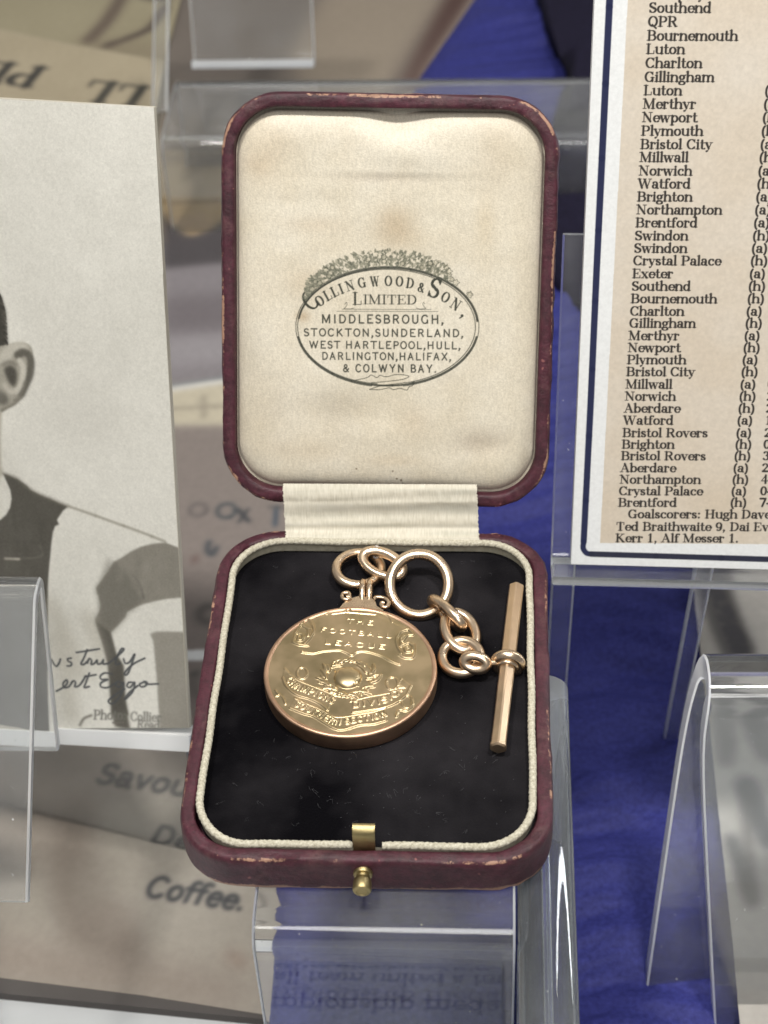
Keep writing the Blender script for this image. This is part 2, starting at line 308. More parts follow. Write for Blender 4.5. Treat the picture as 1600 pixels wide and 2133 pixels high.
def math_(n, op, a, b=0, c=0):
    x = n.nodes.new('ShaderNodeMath'); x.operation = op
    for i, v in enumerate((a, b, c)):
        if hasattr(v, 'is_linked'): n.links.new(v, x.inputs[i])
        else: x.inputs[i].default_value = v
    return x.outputs[0]
def bump(n, l, b, src, strength, dist):
    x = node(n, 'Bump', Strength=strength, Distance=dist); l.new(src, x.inputs['Height']); l.new(x.outputs[0], b.inputs['Normal'])
def attr(n, name):
    x = n.nodes.new('ShaderNodeAttribute'); x.attribute_name = name; return x
def print_mat(name, rough=.55, grain=.06, gscale=1400, spec=.35):
    m, n, b, l = mat(name); g = noise(n, gscale, 3); r = ramp(n, g.outputs[0], ((.3, (1 - grain,) * 3), (.7, (1 + grain,) * 3)))
    l.new(mixc(n, 1.0, attr(n, 'print').outputs['Color'], r.outputs[0], 'MULTIPLY'), b.inputs['Base Color']); b.inputs['Roughness'].default_value = rough; b.inputs['Specular IOR Level'].default_value = spec
    bump(n, l, b, noise(n, 500, 4).outputs[0], .06, .0002); return m
def leather_mat():
    m, n, b, l = mat('maroon_leather'); g = noise(n, 2600, 5); big = noise(n, 180, 3); fine = noise(n, 900, 6, .75)
    c = ramp(n, big.outputs[0], ((.3, (.047, .0125, .0195)), (.7, (.082, .019, .032)))).outputs[0]
    dark = ramp(n, fine.outputs[0], ((.35, (.55, .55, .55)), (.6, (1.1, 1.1, 1.1)))).outputs[0]; c = mixc(n, 1.0, c, dark, 'MULTIPLY')
    w = attr(n, 'wear').outputs['Fac']; wn = noise(n, 420, 7, .8)
    f = math_(n, 'MULTIPLY_ADD', w, .69, wn.outputs[0]); fm = ramp(n, f, ((.96, (0, 0, 0)), (1.0, (1, 1, 1)))).outputs[0]
    tan = mixc(n, noise(n, 1500, 3).outputs[0], (.27, .12, .095), (.46, .30, .19))
    sp = ramp(n, noise(n, 650, 2, .5).outputs[0], ((.735, (0, 0, 0)), (.76, (1, 1, 1)))).outputs[0]
    sc2 = ramp(n, noise(n, 240, 6, .75).outputs[0], ((.52, (0, 0, 0)), (.68, (.5, .5, .5)))).outputs[0]; c = mixc(n, sc2, c, (.13, .062, .062)); c = mixc(n, math_(n, 'MULTIPLY', sp, .55), c, (.34, .13, .12)); c = mixc(n, fm, c, tan); l.new(c, b.inputs['Base Color'])
    b.inputs['Roughness'].default_value = .48; b.inputs['Specular IOR Level'].default_value = .4; bump(n, l, b, mixc(n, .5, g.outputs[0], fine.outputs[0]), .6, .0003); return m
def satin_mat():
    m, n, b, l = mat('cream_satin'); col = attr(n, 'print').outputs['Color']; t = n.nodes.new('ShaderNodeTexCoord')
    mp = node(n, 'Mapping'); mp.inputs['Scale'].default_value = (2600, 900, 900); l.new(t.outputs['Object'], mp.inputs[0])
    th = node(n, 'TexNoise', Scale=1.0, Detail=3); l.new(mp.outputs[0], th.inputs['Vector']); sp = noise(n, 3400, 2)
    r = ramp(n, th.outputs[0], ((.3, (.92, .92, .92)), (.7, (1.07, 1.07, 1.07)))).outputs[0]; r2 = ramp(n, sp.outputs[0], ((.38, (.92, .92, .915)), (.64, (1.06, 1.06, 1.06)))).outputs[0]
    l.new(mixc(n, 1.0, mixc(n, 1.0, col, r, 'MULTIPLY'), r2, 'MULTIPLY'), b.inputs['Base Color']); b.inputs['Roughness'].default_value = .42
    b.inputs['Specular IOR Level'].default_value = .38; b.inputs['Sheen Weight'].default_value = .2; b.inputs['Sheen Roughness'].default_value = .4
    bump(n, l, b, sp.outputs[0], .5, .00012); return m
def velvet_mat():
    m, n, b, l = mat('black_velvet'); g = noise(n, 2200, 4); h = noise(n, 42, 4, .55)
    c = ramp(n, h.outputs[0], ((.40, (.0028, .0026, .0036)), (.68, (.022, .0205, .023)))).outputs[0]; l.new(c, b.inputs['Base Color']); b.inputs['Roughness'].default_value = .95  # lighter noise patches paint a faint glass haze into the velvet colour
    b.inputs['Specular IOR Level'].default_value = .04; b.inputs['Sheen Weight'].default_value = .05; b.inputs['Sheen Roughness'].default_value = .35; b.inputs['Sheen Tint'].default_value = (.7, .66, .75, 1)
    bump(n, l, b, g.outputs[0], .8, .0004); return m
def cloth_mat(name, c0, c1, scale, rough=.85, bs=.6, sheen=0):
    m, n, b, l = mat(name); g = noise(n, scale, 4); l.new(ramp(n, g.outputs[0], ((.3, c0), (.7, c1))).outputs[0], b.inputs['Base Color']); b.inputs['Roughness'].default_value = rough
    b.inputs['Specular IOR Level'].default_value = .2; b.inputs['Sheen Weight'].default_value = sheen; bump(n, l, b, g.outputs[0], bs, .0002); return m
def ribbon_mat():
    m, n, b, l = mat('ribbed_ribbon'); t = n.nodes.new('ShaderNodeTexCoord'); mp = node(n, 'Mapping'); mp.inputs['Scale'].default_value = (3200, 500, 500); l.new(t.outputs['Object'], mp.inputs[0])
    a = node(n, 'TexNoise', Scale=1.0, Detail=2); l.new(mp.outputs[0], a.inputs['Vector']); mq = node(n, 'Mapping'); mq.inputs['Scale'].default_value = (60, 700, 700); l.new(t.outputs['Object'], mq.inputs[0])
    s = node(n, 'TexNoise', Scale=1.0, Detail=4); l.new(mq.outputs[0], s.inputs['Vector'])
    c = mixc(n, 1.0, ramp(n, a.outputs[0], ((.3, (.54, .515, .43)), (.7, (.66, .635, .545)))).outputs[0], ramp(n, s.outputs[0], ((.3, (.88, .88, .86)), (.55, (1.02, 1.0, .98)))).outputs[0], 'MULTIPLY')
    st = attr(n, 'fold_tone').outputs['Fac']; c = mixc(n, math_(n, 'MULTIPLY', st, math_(n, 'ADD', a.outputs[0], .1)), c, (.14, .14, .13)); l.new(c, b.inputs['Base Color'])
    b.inputs['Roughness'].default_value = .7; bump(n, l, b, a.outputs[0], .5, .0002); return m
def gold_mat(name, base, rough, bs=.15, low=None):
    m, n, b, l = mat(name); g = noise(n, 200, 4); f = noise(n, 1800, 4)
    c = ramp(n, g.outputs[0], ((.36, low or tuple(v * .86 for v in base)), (.64, base))).outputs[0]; l.new(c, b.inputs['Base Color']); b.inputs['Metallic'].default_value = 1
    r = ramp(n, g.outputs[0], ((.3, (rough * .85,) * 3), (.7, (rough * 1.2,) * 3))); l.new(r.outputs[0], b.inputs['Roughness']); bump(n, l, b, f.outputs[0], bs, .00008); return m
def acrylic_mat(name='clear_acrylic', rough=.0, tint=(.97, .985, .99), trans=.97):
    m, n, b, l = mat(name); b.inputs['Base Color'].default_value = (*tint, 1); s1 = noise(n, 34, 5, .7); d = noise(n, 1300, 2, .5); tr = math_(n, 'SUBTRACT', ramp(n, s1.outputs[0], ((.42, (trans, trans, trans)), (.72, (trans - .045,) * 3))).outputs[0], ramp(n, d.outputs[0], ((.74, (0, 0, 0)), (.79, (.5, .5, .5)))).outputs[0])
    l.new(tr, b.inputs['Transmission Weight']); bump(n, l, b, s1.outputs[0], .03, .0006); b.inputs['IOR'].default_value = 1.49; b.inputs['Roughness'].default_value = rough; return m
def plain_mat(name, c, rough=.6, var=.06, scale=60):
    m, n, b, l = mat(name); g = noise(n, scale, 4); l.new(ramp(n, g.outputs[0], ((.3, tuple(v * (1 - var) for v in c)), (.7, tuple(v * (1 + var) for v in c)))).outputs[0], b.inputs['Base Color']); b.inputs['Roughness'].default_value = rough; return m
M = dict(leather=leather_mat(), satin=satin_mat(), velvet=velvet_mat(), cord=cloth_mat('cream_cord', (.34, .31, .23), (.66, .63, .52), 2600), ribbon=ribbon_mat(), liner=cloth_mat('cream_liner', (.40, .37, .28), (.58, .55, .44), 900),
         gold=gold_mat('gold_face', (.60, .465, .29), .35, .01, (.50, .40, .23)), rim=gold_mat('copper_gold_rim', (.66, .43, .29), .40, .05), bar=gold_mat('rose_gold_bar', (.76, .57, .39), .38, .05), rose=gold_mat('rose_gold', (.80, .625, .45), .27, .08), brass=gold_mat('aged_brass', (.42, .34, .17), .42, .5), acrylic=acrylic_mat(), edge=acrylic_mat('polished_acrylic_edge', .3, (.90, .93, .96), .66), cloudy=acrylic_mat('cloudy_acrylic', .03, (.90, .95, 1.0), .95), soft=acrylic_mat('soft_acrylic_edge', .25, (.85, .88, .9), .86), bright=acrylic_mat('bright_acrylic_edge', .3, (.94, .96, 1.0), .35), lint=plain_mat('lint', (.13, .13, .14)),
         photo=print_mat('photo_print', .42, .05, 2500), news=print_mat('newsprint', .8, .05, 1500, .15), card=plain_mat('white_board', (.72, .73, .73), .6, .03, 40), poster=print_mat('poster_print', .6, .05, 500), floor=plain_mat('floor_board', (.66, .68, .69), .5, .04, 12))
SH = 'structure'
V0, F0 = grid(np.stack([*np.meshgrid(np.linspace(-600, 600, 13), np.linspace(-400, 800, 13)), np.full((13, 13), -H)], -1))[:2]
tag(mk('display_floor', V0, F0, M['floor'], None, False), kind=SH)
# ------------------------------------------------------------------ the jewellery case
W2, DEP = 29.0, 71.7
case = thing('jewellery_case', (0, -DEP / 2, -7.2), 'open maroon leather jewellery case lined with cream satin and black velvet, worn at its edges', 'jewellery case')
TH, TW, G1 = 2.1045, .023, 5.2
LU = np.array([math.sin(TW), -math.cos(TH) * math.cos(TW), math.sin(TH) * math.cos(TW)])
LX = unit(np.array([1, 0, 0]) - LU * LU[0]); LN = np.cross(LX, LU)
lidp = Plane(LU * G1, LX, LU)
def shell(y0, y1, depth, jag):
    rings = [(-6, -depth - .05, 0), (-.3, -depth - .05, .6), (.15, -depth + .1, 1.0), (.32, -depth + .7, .72), (.34, -depth + 1.6, .25), (.34, -1.6, .12), (.28, -.8, .2), (.1, -.28, .58), (-.18, -.06, .56), (-.6, .03, .22), (-1.3, .04, .1), (-1.85, 0, .25), (-2.1, -.25, .25), (-2.15, -4.2, 0), (-6, -4.3, 0)]
    V = []; w = []; nz = rng.random(400)
    for o, z, k in rings:
        base = rrect(-W2, W2, y0, y1, 10, 22)
        seg = []                                    # finer points along the straight sides
        for a, b in zip(base, np.roll(base, -1, 0)):
            m = max(1, int(np.hypot(*(b - a)) / 1.2)); seg += [a + (b - a) * t / m for t in range(m)]
        seg = np.array(seg); nrm = np.roll(seg, -1, 0) - np.roll(seg, 1, 0); nrm = np.c_[nrm[:, 1], -nrm[:, 0]] / np.hypot(nrm[:, 0], nrm[:, 1])[:, None]
        s = np.arange(len(seg)); wob = .06 * np.sin(s * .35 + jag) + .09 * np.sin(s * .13 + 2 * jag) + .09 * np.interp(s, np.arange(0, 900, 2), rng.normal(0, 1, 450))
        V.append(np.c_[seg + nrm * (o + (wob * .6 if o > -2 else 0))[:, None] if np.ndim(wob) and o > -2 else seg + nrm * o, z + (wob * .7 if -.9 < z < .2 else 0 * wob)])
        w.append(np.clip(k + .12 * np.sin(s * .21 + jag * 3) * (k > .1), 0, 1))
    n = len(V[0]); F = [list(q) for q in quads(len(V), n)] + [list(range(n))[::-1], [(len(V) - 1) * n + j for j in range(n)]]
    return np.vstack(V), F, np.concatenate(w)
v, f, w = shell(-DEP, 0, 7.2, 1.0)
flat(mk('base_tray', v, f, M['leather'], case, True, {'wear': w}), 60)
v, f, w = shell(0, DEP, 7.0, 4.0)
flat(mk('lid', lidp.at(v[:, 0], v[:, 1], v[:, 2]), f, M['leather'], case, True, {'wear': np.clip(w * 1.12, 0, 1)}), 60)
# satin cushion printed with the jeweller's stamp
C2 = lambda x, y: lidp.loc(440 + x / 2.162, 560 + y / 2.162)
C1 = lambda x, y: lidp.loc(440 + x / 2.162, 180 + y / 2.162)
cv = Canvas(-27.6, 27.6, 1.4, DEP - 1.5, 10, (211, 203, 185))
n1 = vnoise(cv.ny, cv.nx, 120, 3, 4); n2 = vnoise(cv.ny, cv.nx, 50, 5, 4)
cv.a += ((n1 - .5) * 17)[..., None] * np.array([.9, 1, 1.25]) + ((n2 - .5) * 12)[..., None] * np.array([.7, .95, 1.3])
def stain(px, py, rx, ry, a, col=(150, 120, 84)):
    c = lidp.loc(px, py); X, Y = np.meshgrid(cv.xs, cv.ys); m = np.exp(-((X - c[0]) / rx) ** 2 - ((Y - c[1]) / ry) ** 2) * a * .72 * (.5 + n2)
    cv.a[:] = cv.a * (1 - m[..., None]) + np.array(col) * m[..., None]
for q in ((822, 465, 3.2, 3, .42), (830, 495, 4, 2, .25), (800, 372, 8, 1, .22, (120, 105, 90)), (630, 660, 1.2, 1, .5), (640, 590, 4, 3, .22), (540, 345, 3, 2.5, .3), (660, 470, 5, 1.5, .2), (1010, 470, 2, 5, .2, (170, 140, 90)), (560, 300, 5, 4, .22), (1040, 300, 4, 8, .16),
          (560, 880, 5, 8, .16, (140, 124, 104)), (1000, 925, 4, 2.4, .3, (126, 108, 92)), (700, 860, 6, 4, .25, (130, 118, 100)), (860, 880, 3, 3, .2), (520, 780, 3, 14, .22, (150, 140, 122)), (1090, 600, 2.5, 20, .15, (180, 160, 125)), (640, 940, 6, 2, .15), (820, 960, 5, 1.2, .2)): stain(*q)
ink = (50, 52, 44)
for q in ((742, 978), (818, 983), (835, 1003), (838, 1011), (826, 1000)): cv.dots(np.array([lidp.loc(*q)]), .14 + .08 * random.random(), (88, 76, 60), .05, .8)
def ell(cx, cy, rx, ry, a0, a1, n=90): return [(cx + rx * math.cos(math.radians(t)), cy + ry * math.sin(math.radians(t))) for t in np.linspace(a0, a1, n)]
ec = (793, 262); P2 = lambda pts: np.array([C2(*p) for p in pts])
cv.stroke(P2(ell(*ec, 413, 272, 100, 440)), .13, ink, 0, .85, False); cv.stroke(P2(ell(ec[0] - 4, ec[1], 401, 259, 96, 434)), .15, ink, 0, .8, False)
cv.stroke(P2(ell(ec[0] + 2, ec[1] - 2, 405, 264, 188, 355)), .36, ink, 0, .85, False); cv.stroke(P2(ell(*ec, 408, 266, 10, 170)), .34, ink, 0, .85, False)
# lettering on the arc
for ch, x, y, hgt, rot in (('C', 470, 178, 88, -36), ('O', 500, 165, 47, -33), ('L', 535, 140, 47, -29), ('L', 565, 124, 46, -25), ('I', 592, 112, 45, -21), ('N', 630, 98, 45, -17), ('G', 682, 85, 45, -11), ('W', 738, 80, 45, -4), ('O', 797, 78, 45, 1), ('O', 846, 80, 45, 4), ('D', 893, 88, 45, 8), ('&', 943, 106, 42, 12), ('S', 994, 130, 90, 17), ('O', 1045, 150, 47, 27), ('N', 1088, 182, 50, 33), (',', 1128, 216, 60, 36)):
    a = math.radians(rot); wd = GL[ch][0] * hgt * (.98 if ch not in 'W' else .8); d = np.array([math.cos(a), math.sin(a)])
    c = np.array([x, y]); cv.text(ch, P2([c - d * wd / 2, c + d * wd / 2]), hgt / 2.162 / 11.7 * 1.0, ink, .14 if hgt > 80 else .19, .07, True, alpha=.95)
def line2(t, x0, x1, y, cap, **k): cv.text(t, P2([(x0, y), (x1, y + (x1 - x0) * .006)]), cap / 2.162 / 11.6, ink, alpha=.93, **k)
line2('L', 636, 680, 163, 56, wv=.17, wh=.06); line2('IMITED', 682, 928, 160, 42, wv=.17, wh=.07)
for y, x0, x1 in ((183, 590, 990), (192, 566, 1020)): cv.stroke(P2([(x0, y), (x1, y + 2)]), .09, ink, 0, .75, False)
for s, x in ((1, 602), (-1, 962)):
    cv.stroke(P2([(x, 160), (x + 6 * s, 152), (x + 9 * s, 162), (x + 2 * s, 174), (x - 4 * s, 180), (x + 20 * s, 182), (x + 40 * s, 178)]), .1, ink, 0, .75)
sk = dict(serif=False, wv=.17)
line2('MIDDLESBROUGH,', 494, 1048, 245, 38, track=.12, **sk); line2('STOCKTON,SUNDERLAND,', 414, 1137, 304, 34, track=.10, **sk); line2('WEST HARTLEPOOL,HULL,', 438, 1124, 359, 33, track=.08, **sk)
line2('DARLINGTON,HALIFAX,', 495, 1082, 410, 33, track=.08, **sk); line2('& COLWYN BAY.', 592, 1015, 466, 35, track=.14, **sk)
for pts in ([(640, 505), (700, 492), (720, 480), (745, 492), (760, 482), (790, 488), (830, 478), (870, 480), (890, 488), (860, 500), (800, 508), (720, 515)], [(712, 545), (760, 530), (830, 520), (910, 512), (905, 528), (890, 534), (880, 548), (850, 540), (820, 546), (800, 538), (760, 546), (712, 545)]): cv.stroke(P2(pts), .13, ink, 0, .8)
# flower spray over the oval
for k in range(1000):
    a = math.radians(random.uniform(206, 334)); t = abs(math.degrees(a) - 270) / 64; rr = random.uniform(1.03, 1.035 + .27 * (1 - t ** 2 * .7)); x = ec[0] + 404 * rr * math.cos(a) * .97; y = ec[1] + 262 * rr * math.sin(a)
    if x < 425 or x > 1060: continue
    d = a + random.uniform(-.7, .7); L = random.uniform(8, 22); c = random.choice(((112, 112, 96), (128, 127, 110), (92, 94, 80), (150, 146, 128)))
    e1 = (x + L * math.cos(d), y + L * .8 * math.sin(d)); cv.stroke(P2([(x, y), ((x + e1[0]) / 2 + 4 * random.uniform(-1, 1), (y + e1[1]) / 2), e1]), random.uniform(.16, .40), c, .02, .8, True, 'mix', True)
for k in range(24):
    a = math.radians(random.uniform(212, 330)); t = abs(math.degrees(a) - 270) / 64; rr = random.uniform(1.06, 1.07 + .2 * (1 - t ** 2)); x = ec[0] + 396 * rr * math.cos(a); y = ec[1] + 262 * rr * math.sin(a); r0 = random.uniform(8, 14)
    cv.stroke(P2([(x + r0 * math.cos(q) * (1 + .3 * math.cos(5 * q)), y + r0 * .9 * math.sin(q) * (1 + .3 * math.cos(5 * q))) for q in np.linspace(0, 6.28, 22)]), .1, (70, 72, 60), 0, .75, False); cv.dots(np.array([C2(x, y)]), .3, (196, 188, 166), .05, .6)
X, Y = np.meshgrid(cv.xs, cv.ys); sd = sd_rrect(X, Y, -26.7, 26.7, 2.6, DEP - 2.55, 8); t = np.clip(-sd / 5.5, 0, 1); hz = -2.9 + 2.45 * np.sqrt(np.clip(1 - (1 - t) ** 2.2, 0, 1))
nc = lidp.loc(828, 246); hz -= 1.5 * np.exp(-((X - nc[0]) / 5.0) ** 2 - ((Y - nc[1]) / 2.8) ** 2) - .35 * np.exp(-((X - nc[0] - 1) / 5) ** 2 - ((Y - nc[1] + 6) / 2.5) ** 2)
for px, py, rx, ry, a in ((800, 372, 14, .9, -.10), (850, 360, 9, .6, .06), (700, 860, 9, 3.2, -.35), (780, 905, 10, 3, .22), (600, 960, 8, 2, -.12), (1010, 930, 5, 2.2, -.3), (560, 900, 3, 9, -.12), (1100, 960, 1.2, 5, -.4), (620, 300, 4, 3, .1), (900, 330, 6, 2.5, .12), (650, 420, 9, 1.5, -.08), (930, 430, 9, 2, .07), (560, 520, 3, 12, .08), (1060, 700, 3, 14, .1)):
    c = lidp.loc(px, py); hz += a * np.exp(-((X - c[0]) / rx) ** 2 - ((Y - c[1]) / ry) ** 2)
hz += (vnoise(cv.ny, cv.nx, 90, 11, 3) - .5) * .32
sheet('satin_lining', cv, lidp, M['satin'], case, keep=sd < .75, hgt=np.maximum(hz, -3.2))
# velvet pad
xs = np.linspace(-26.8, 26.8, 240); ys = np.linspace(-69.6, -2, 300); X, Y = np.meshgrid(xs, ys); sd = sd_rrect(X, Y, -26.2, 26.2, -68.9, -2.8, 8.5); t = np.clip(-sd / 5, 0, 1)
Z = -2.3 + .5 * (1 - (1 - t) ** 2) + (vnoise(300, 240, 60, 21, 3) - .5) * .35
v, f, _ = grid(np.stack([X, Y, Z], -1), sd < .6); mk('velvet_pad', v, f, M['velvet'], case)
lp = []
for k in range(210):
    x, y = (random.uniform(-24, 24), random.uniform(-66, -5)) if k % 4 else (random.gauss(6, 9), random.gauss(-58, 6))
    if abs(x) > 25 or not -67 < y < -4: continue
    if (x + 4) ** 2 + (y + 34) ** 2 < 230: continue
    if k % 5 < 2: lp.append(tube(spline([(x, y, -1.55), (x + random.uniform(-.5, .5), y + random.uniform(-.5, .5), -1.45), (x + random.uniform(-.7, .7), y + random.uniform(-.7, .7), -1.4), (x + random.uniform(-.9, .9), y + random.uniform(-.9, .9), -1.5)], 4), .005 + .006 * random.random(), 4))
    else: r = random.uniform(.015, .045); lp.append(tube([(x, y, -1.55), (x + r, y, -1.5), (x + 2 * r, y + r, -1.5)], r, 5))
tag(mk('lint', *join(lp), M['lint'], case), kind='stuff')
# twisted cord round the pad, open where the catch stands
path = rrect(-26.2, 26.2, -68.95, -2.75, 8.6, 30); cx0 = onz(757, 1768, 0)[0]
i0 = int(np.argmin(np.hypot(path[:, 0] - 26.2 + 8.6, path[:, 1] + 68.95))); path = np.roll(path, -np.argmin(np.abs(path[:, 1] + 68.95) + np.abs(path[:, 0] - 17.6) * .01), 0)
path = np.vstack([path[0:1], path]); path[0] = (cx0 + 2.9, -68.9); path = np.vstack([path, [(cx0 - 2.2, -68.7)], [(cx0 - 2.0, -68.3)]])
path = path[np.r_[True, np.hypot(*np.diff(path, axis=0).T) > 1e-4]]
if path[2, 0] < path[1, 0]: pass
L = np.r_[0, np.cumsum(np.hypot(*np.diff(path, axis=0).T))]; s = np.arange(0, L[-1], .11); px = np.interp(s, L, path[:, 0]); py = np.interp(s, L, path[:, 1])
zz = .05 + .12 * np.sin(s * .11) + .05 * np.sin(s * .53); a = np.linspace(0, 2 * np.pi, 14, endpoint=False)
v, f = tube(np.c_[px + .06 * np.sin(s * .4), py + .06 * np.sin(s * .31), zz], .60, 14, rmod=1 + .13 * np.abs(np.sin(a[None] * 1.0 + s[:, None] * 2.6)) - .06 + .05 * np.sin(3 * a[None] + s[:, None] * 9))
mk('cord_trim', v, f, M['cord'], case)
p = rrect(-26.35, 26.35, -69.1, -2.65, 8.6, 20); v = np.vstack([np.c_[p, np.full(len(p), z)] for z in (-.1, -2.6)]); mk('pad_liner', v, quads(2, len(p)), M['liner'], case)
# ribbon over the hinge
prof = [lidp.at(0., u, h) for u, h in ((3.6, -.2), (2.6, .35), (1.0, .42), (-.2, .3))] + [np.array(q) for q in ((0, 1.6, 2.3), (0, .5, .75), (0, -.6, .38), (0, -1.6, .32), (0, -2.5, .40))]
prof = spline(np.array(prof), 8); x0, x1 = onz(596, 1075, 1)[0], onz(996, 1085, 1)[0]; xs = np.linspace(x0, x1, 120); ny = len(prof)
T = np.gradient(prof, axis=0); N = np.cross(np.array([1, 0, 0]), T); N /= np.linalg.norm(N, axis=1)[:, None]
k = np.arange(ny)[:, None] / ny; rip = .09 * np.sin(31 * k + .05 * xs[None] + 1.2 * np.sin(.13 * xs[None])) * np.sin(np.pi * k) ** .5 + (vnoise(ny, 120, 14, 31) - .5) * .35 * np.sin(np.pi * k)
rip -= .5 * np.exp(-((k - .55) / .1) ** 2)
fr = np.zeros((ny, 120)); fr[:, 0] = rng.normal(0, .07, ny); fr[:, -1] = rng.normal(0, .07, ny)
P = prof[:, None] * np.array([0, 1, 1]) + N[:, None] * rip[..., None]; P[..., 0] = xs[None] + fr + .5 * (k - .5)
so = np.exp(-((k - .40) / .055) ** 2) * .5 * (.4 + vnoise(ny, 120, 9, 41, 4)) * np.clip((xs[None] - x0) / 6, 0, 1) + .5 * np.exp(-((k - .60) / .03) ** 2) * vnoise(ny, 120, 20, 43)  # darker mottled bands below the lid edge, in the hinge fold, by the cord
so += .5 * np.exp(-((k - .93) / .025) ** 2) * vnoise(ny, 120, 20, 45)
v, f, _ = grid(P); mk('hinge_ribbon', v, f, M['ribbon'], case, True, {'fold_tone': np.clip(so, 0, 1).ravel()})
# brass catch and push button
c = onz(758, 1775, 0); pr = np.array([(-69.35, -1.2), (-69.3, 1.0), (-69.2, 2.2), (-69.0, 2.95), (-68.5, 3.5), (-67.8, 3.75)]); pr = spline(pr, 5); hw = 1.72; rings = []
for side in (0, 1):
    for x in (-1, -.86, .86, 1): rings.append(np.c_[np.full(len(pr), c[0] + x * hw), pr[:, 0] + (.38 if side else 0) + (.1 if abs(x) == 1 and not side else 0), pr[:, 1] - (.1 if side else 0)])
rings = rings[:4] + rings[:3:-1]; V = np.stack(rings, 1).reshape(-1, 3); n = 8; m = len(pr)
F = [list(q) for q in quads(m, n)] + [list(range(n))[::-1], [(m - 1) * n + j for j in range(n)]]
flat(mk('catch', V, F, M['brass'], case), 50)
def lathe(c, axis, prof, n=28):
    ax = unit(axis); u = unit(np.cross(ax, [.3, .2, 1])); w = np.cross(ax, u); a = np.linspace(0, 2 * np.pi, n, endpoint=False)
    V = np.vstack([np.asarray(c) + ax * h + r * (np.cos(a)[:, None] * u + np.sin(a)[:, None] * w) for r, h in prof]); m = len(prof)
    return V, [list(q) for q in quads(m, n)] + [list(range(n))[::-1], [(m - 1) * n + j for j in range(n)]]
bc = np.array([onz(756, 1822, -2.6)[0], -DEP - .2, -2.7])
flat(mk('push_button', *lathe(bc, (0, -1, 0), [(1.5, -.6), (1.5, .5), (1.42, .65), (1.05, .75), (1.0, 1.1), (1.35, 1.5), (1.42, 1.8), (1.45, 3.2), (1.3, 3.5), (.9, 3.62), (.8, 3.5)]), M['brass'], case), 40)
# ------------------------------------------------------------------ gold medal
medp = Plane((0, 0, 1.7), (1, 0, 0), (0, 1, 0)); mc = medp.loc(729.5, 1394.5); MR = 14.45
medal = thing('gold_medal', (mc[0], mc[1], -1.8), 'round gold football medal with raised scrolls, ball and lettering lying on black velvet', 'medal')
prof = [(MR - 1.2, -3.7), (MR - .4, -3.6), (MR - .1, -3.3), (MR, -3.0), (MR + .02, -.35), (MR - .04, -.12), (MR - .22, 0.02), (MR - .55, .04), (MR - .75, -.06), (MR - .85, -.16)]
v, f = lathe((mc[0], mc[1], 1.7), (0, 0, 1), prof, 96)
v += np.c_[0 * v[:, :2], 0.02 * np.sin(np.arctan2(v[:, 1] - mc[1], v[:, 0] - mc[0]) * 9)]
flat(mk('medal_body', v, f, M['rim'], medal), 50)
M6 = lambda pts: np.array([medp.loc(540 + x / 4.2105, 1240 + y / 4.2105) for x, y in pts])
hv = Canvas(mc[0] - 14.6, mc[0] + 14.6, mc[1] - 14.6, mc[1] + 14.6, 15, 0.)
def rl(pts, w, hgt, sm=True, taper=False): hv.stroke(M6(pts), w, hgt, .035, 1, sm, 'max', taper)
# upper scroll: plate edge, lettering, curled ends
hv.poly(M6([(520, 195), (640, 140), (760, 150), (1010, 165), (1170, 235), (1300, 290), (1230, 400), (1225, 590), (1060, 520), (920, 490), (810, 525), (700, 485), (560, 485), (400, 500), (440, 400), (500, 330)]), .10, .12, 1, 'max')
rl([(375, 495), (470, 505), (560, 487), (700, 478), (770, 500), (812, 522), (850, 496), (930, 488), (1060, 522), (1150, 570), (1230, 602)], .42, .46)
rl([(640, 160), (740, 148), (770, 145), (1020, 165)], .34, .34); rl([(590, 165), (650, 115), (720, 95), (790, 100)], .3, .3); rl([(1060, 140), (1130, 175), (1170, 235)], .3, .3); rl([(740, 150), (765, 120), (800, 120), (790, 145)], .3, .4)
for t, x0, y0, x1, y1, cap in (('THE', 762, 238, 1005, 258, .98), ('FOOTBALL', 530, 315, 1165, 372, .98), ('LEAGUE', 565, 422, 1110, 470, 1.02)):
    hv.text(t, M6([(x0, y0), (x1, y1)]), cap, .32, .2, .2, False, soft=.03, op='max', track=.16)
for pts in ([(410, 195), (360, 260), (320, 330), (295, 405)], [(410, 195), (460, 240), (480, 310), (440, 380), (400, 420)], [(380, 265), (430, 300), (430, 350)], [(300, 410), (350, 430), (430, 440)], [(345, 330), (385, 350), (370, 390), (340, 385), (345, 360)], [(370, 240), (400, 260), (440, 290)]): rl(pts, .42, .55)
for pts in ([(1310, 290), (1240, 320), (1205, 380), (1215, 450), (1250, 510)], [(1310, 295), (1350, 340), (1300, 350), (1260, 400)], [(1260, 430), (1310, 415), (1350, 450), (1330, 490), (1290, 490), (1280, 460), (1305, 450)], [(1230, 520), (1280, 545), (1340, 545), (1360, 500), (1355, 430)], [(1270, 350), (1240, 390), (1245, 440)]): rl(pts, .42, .55)
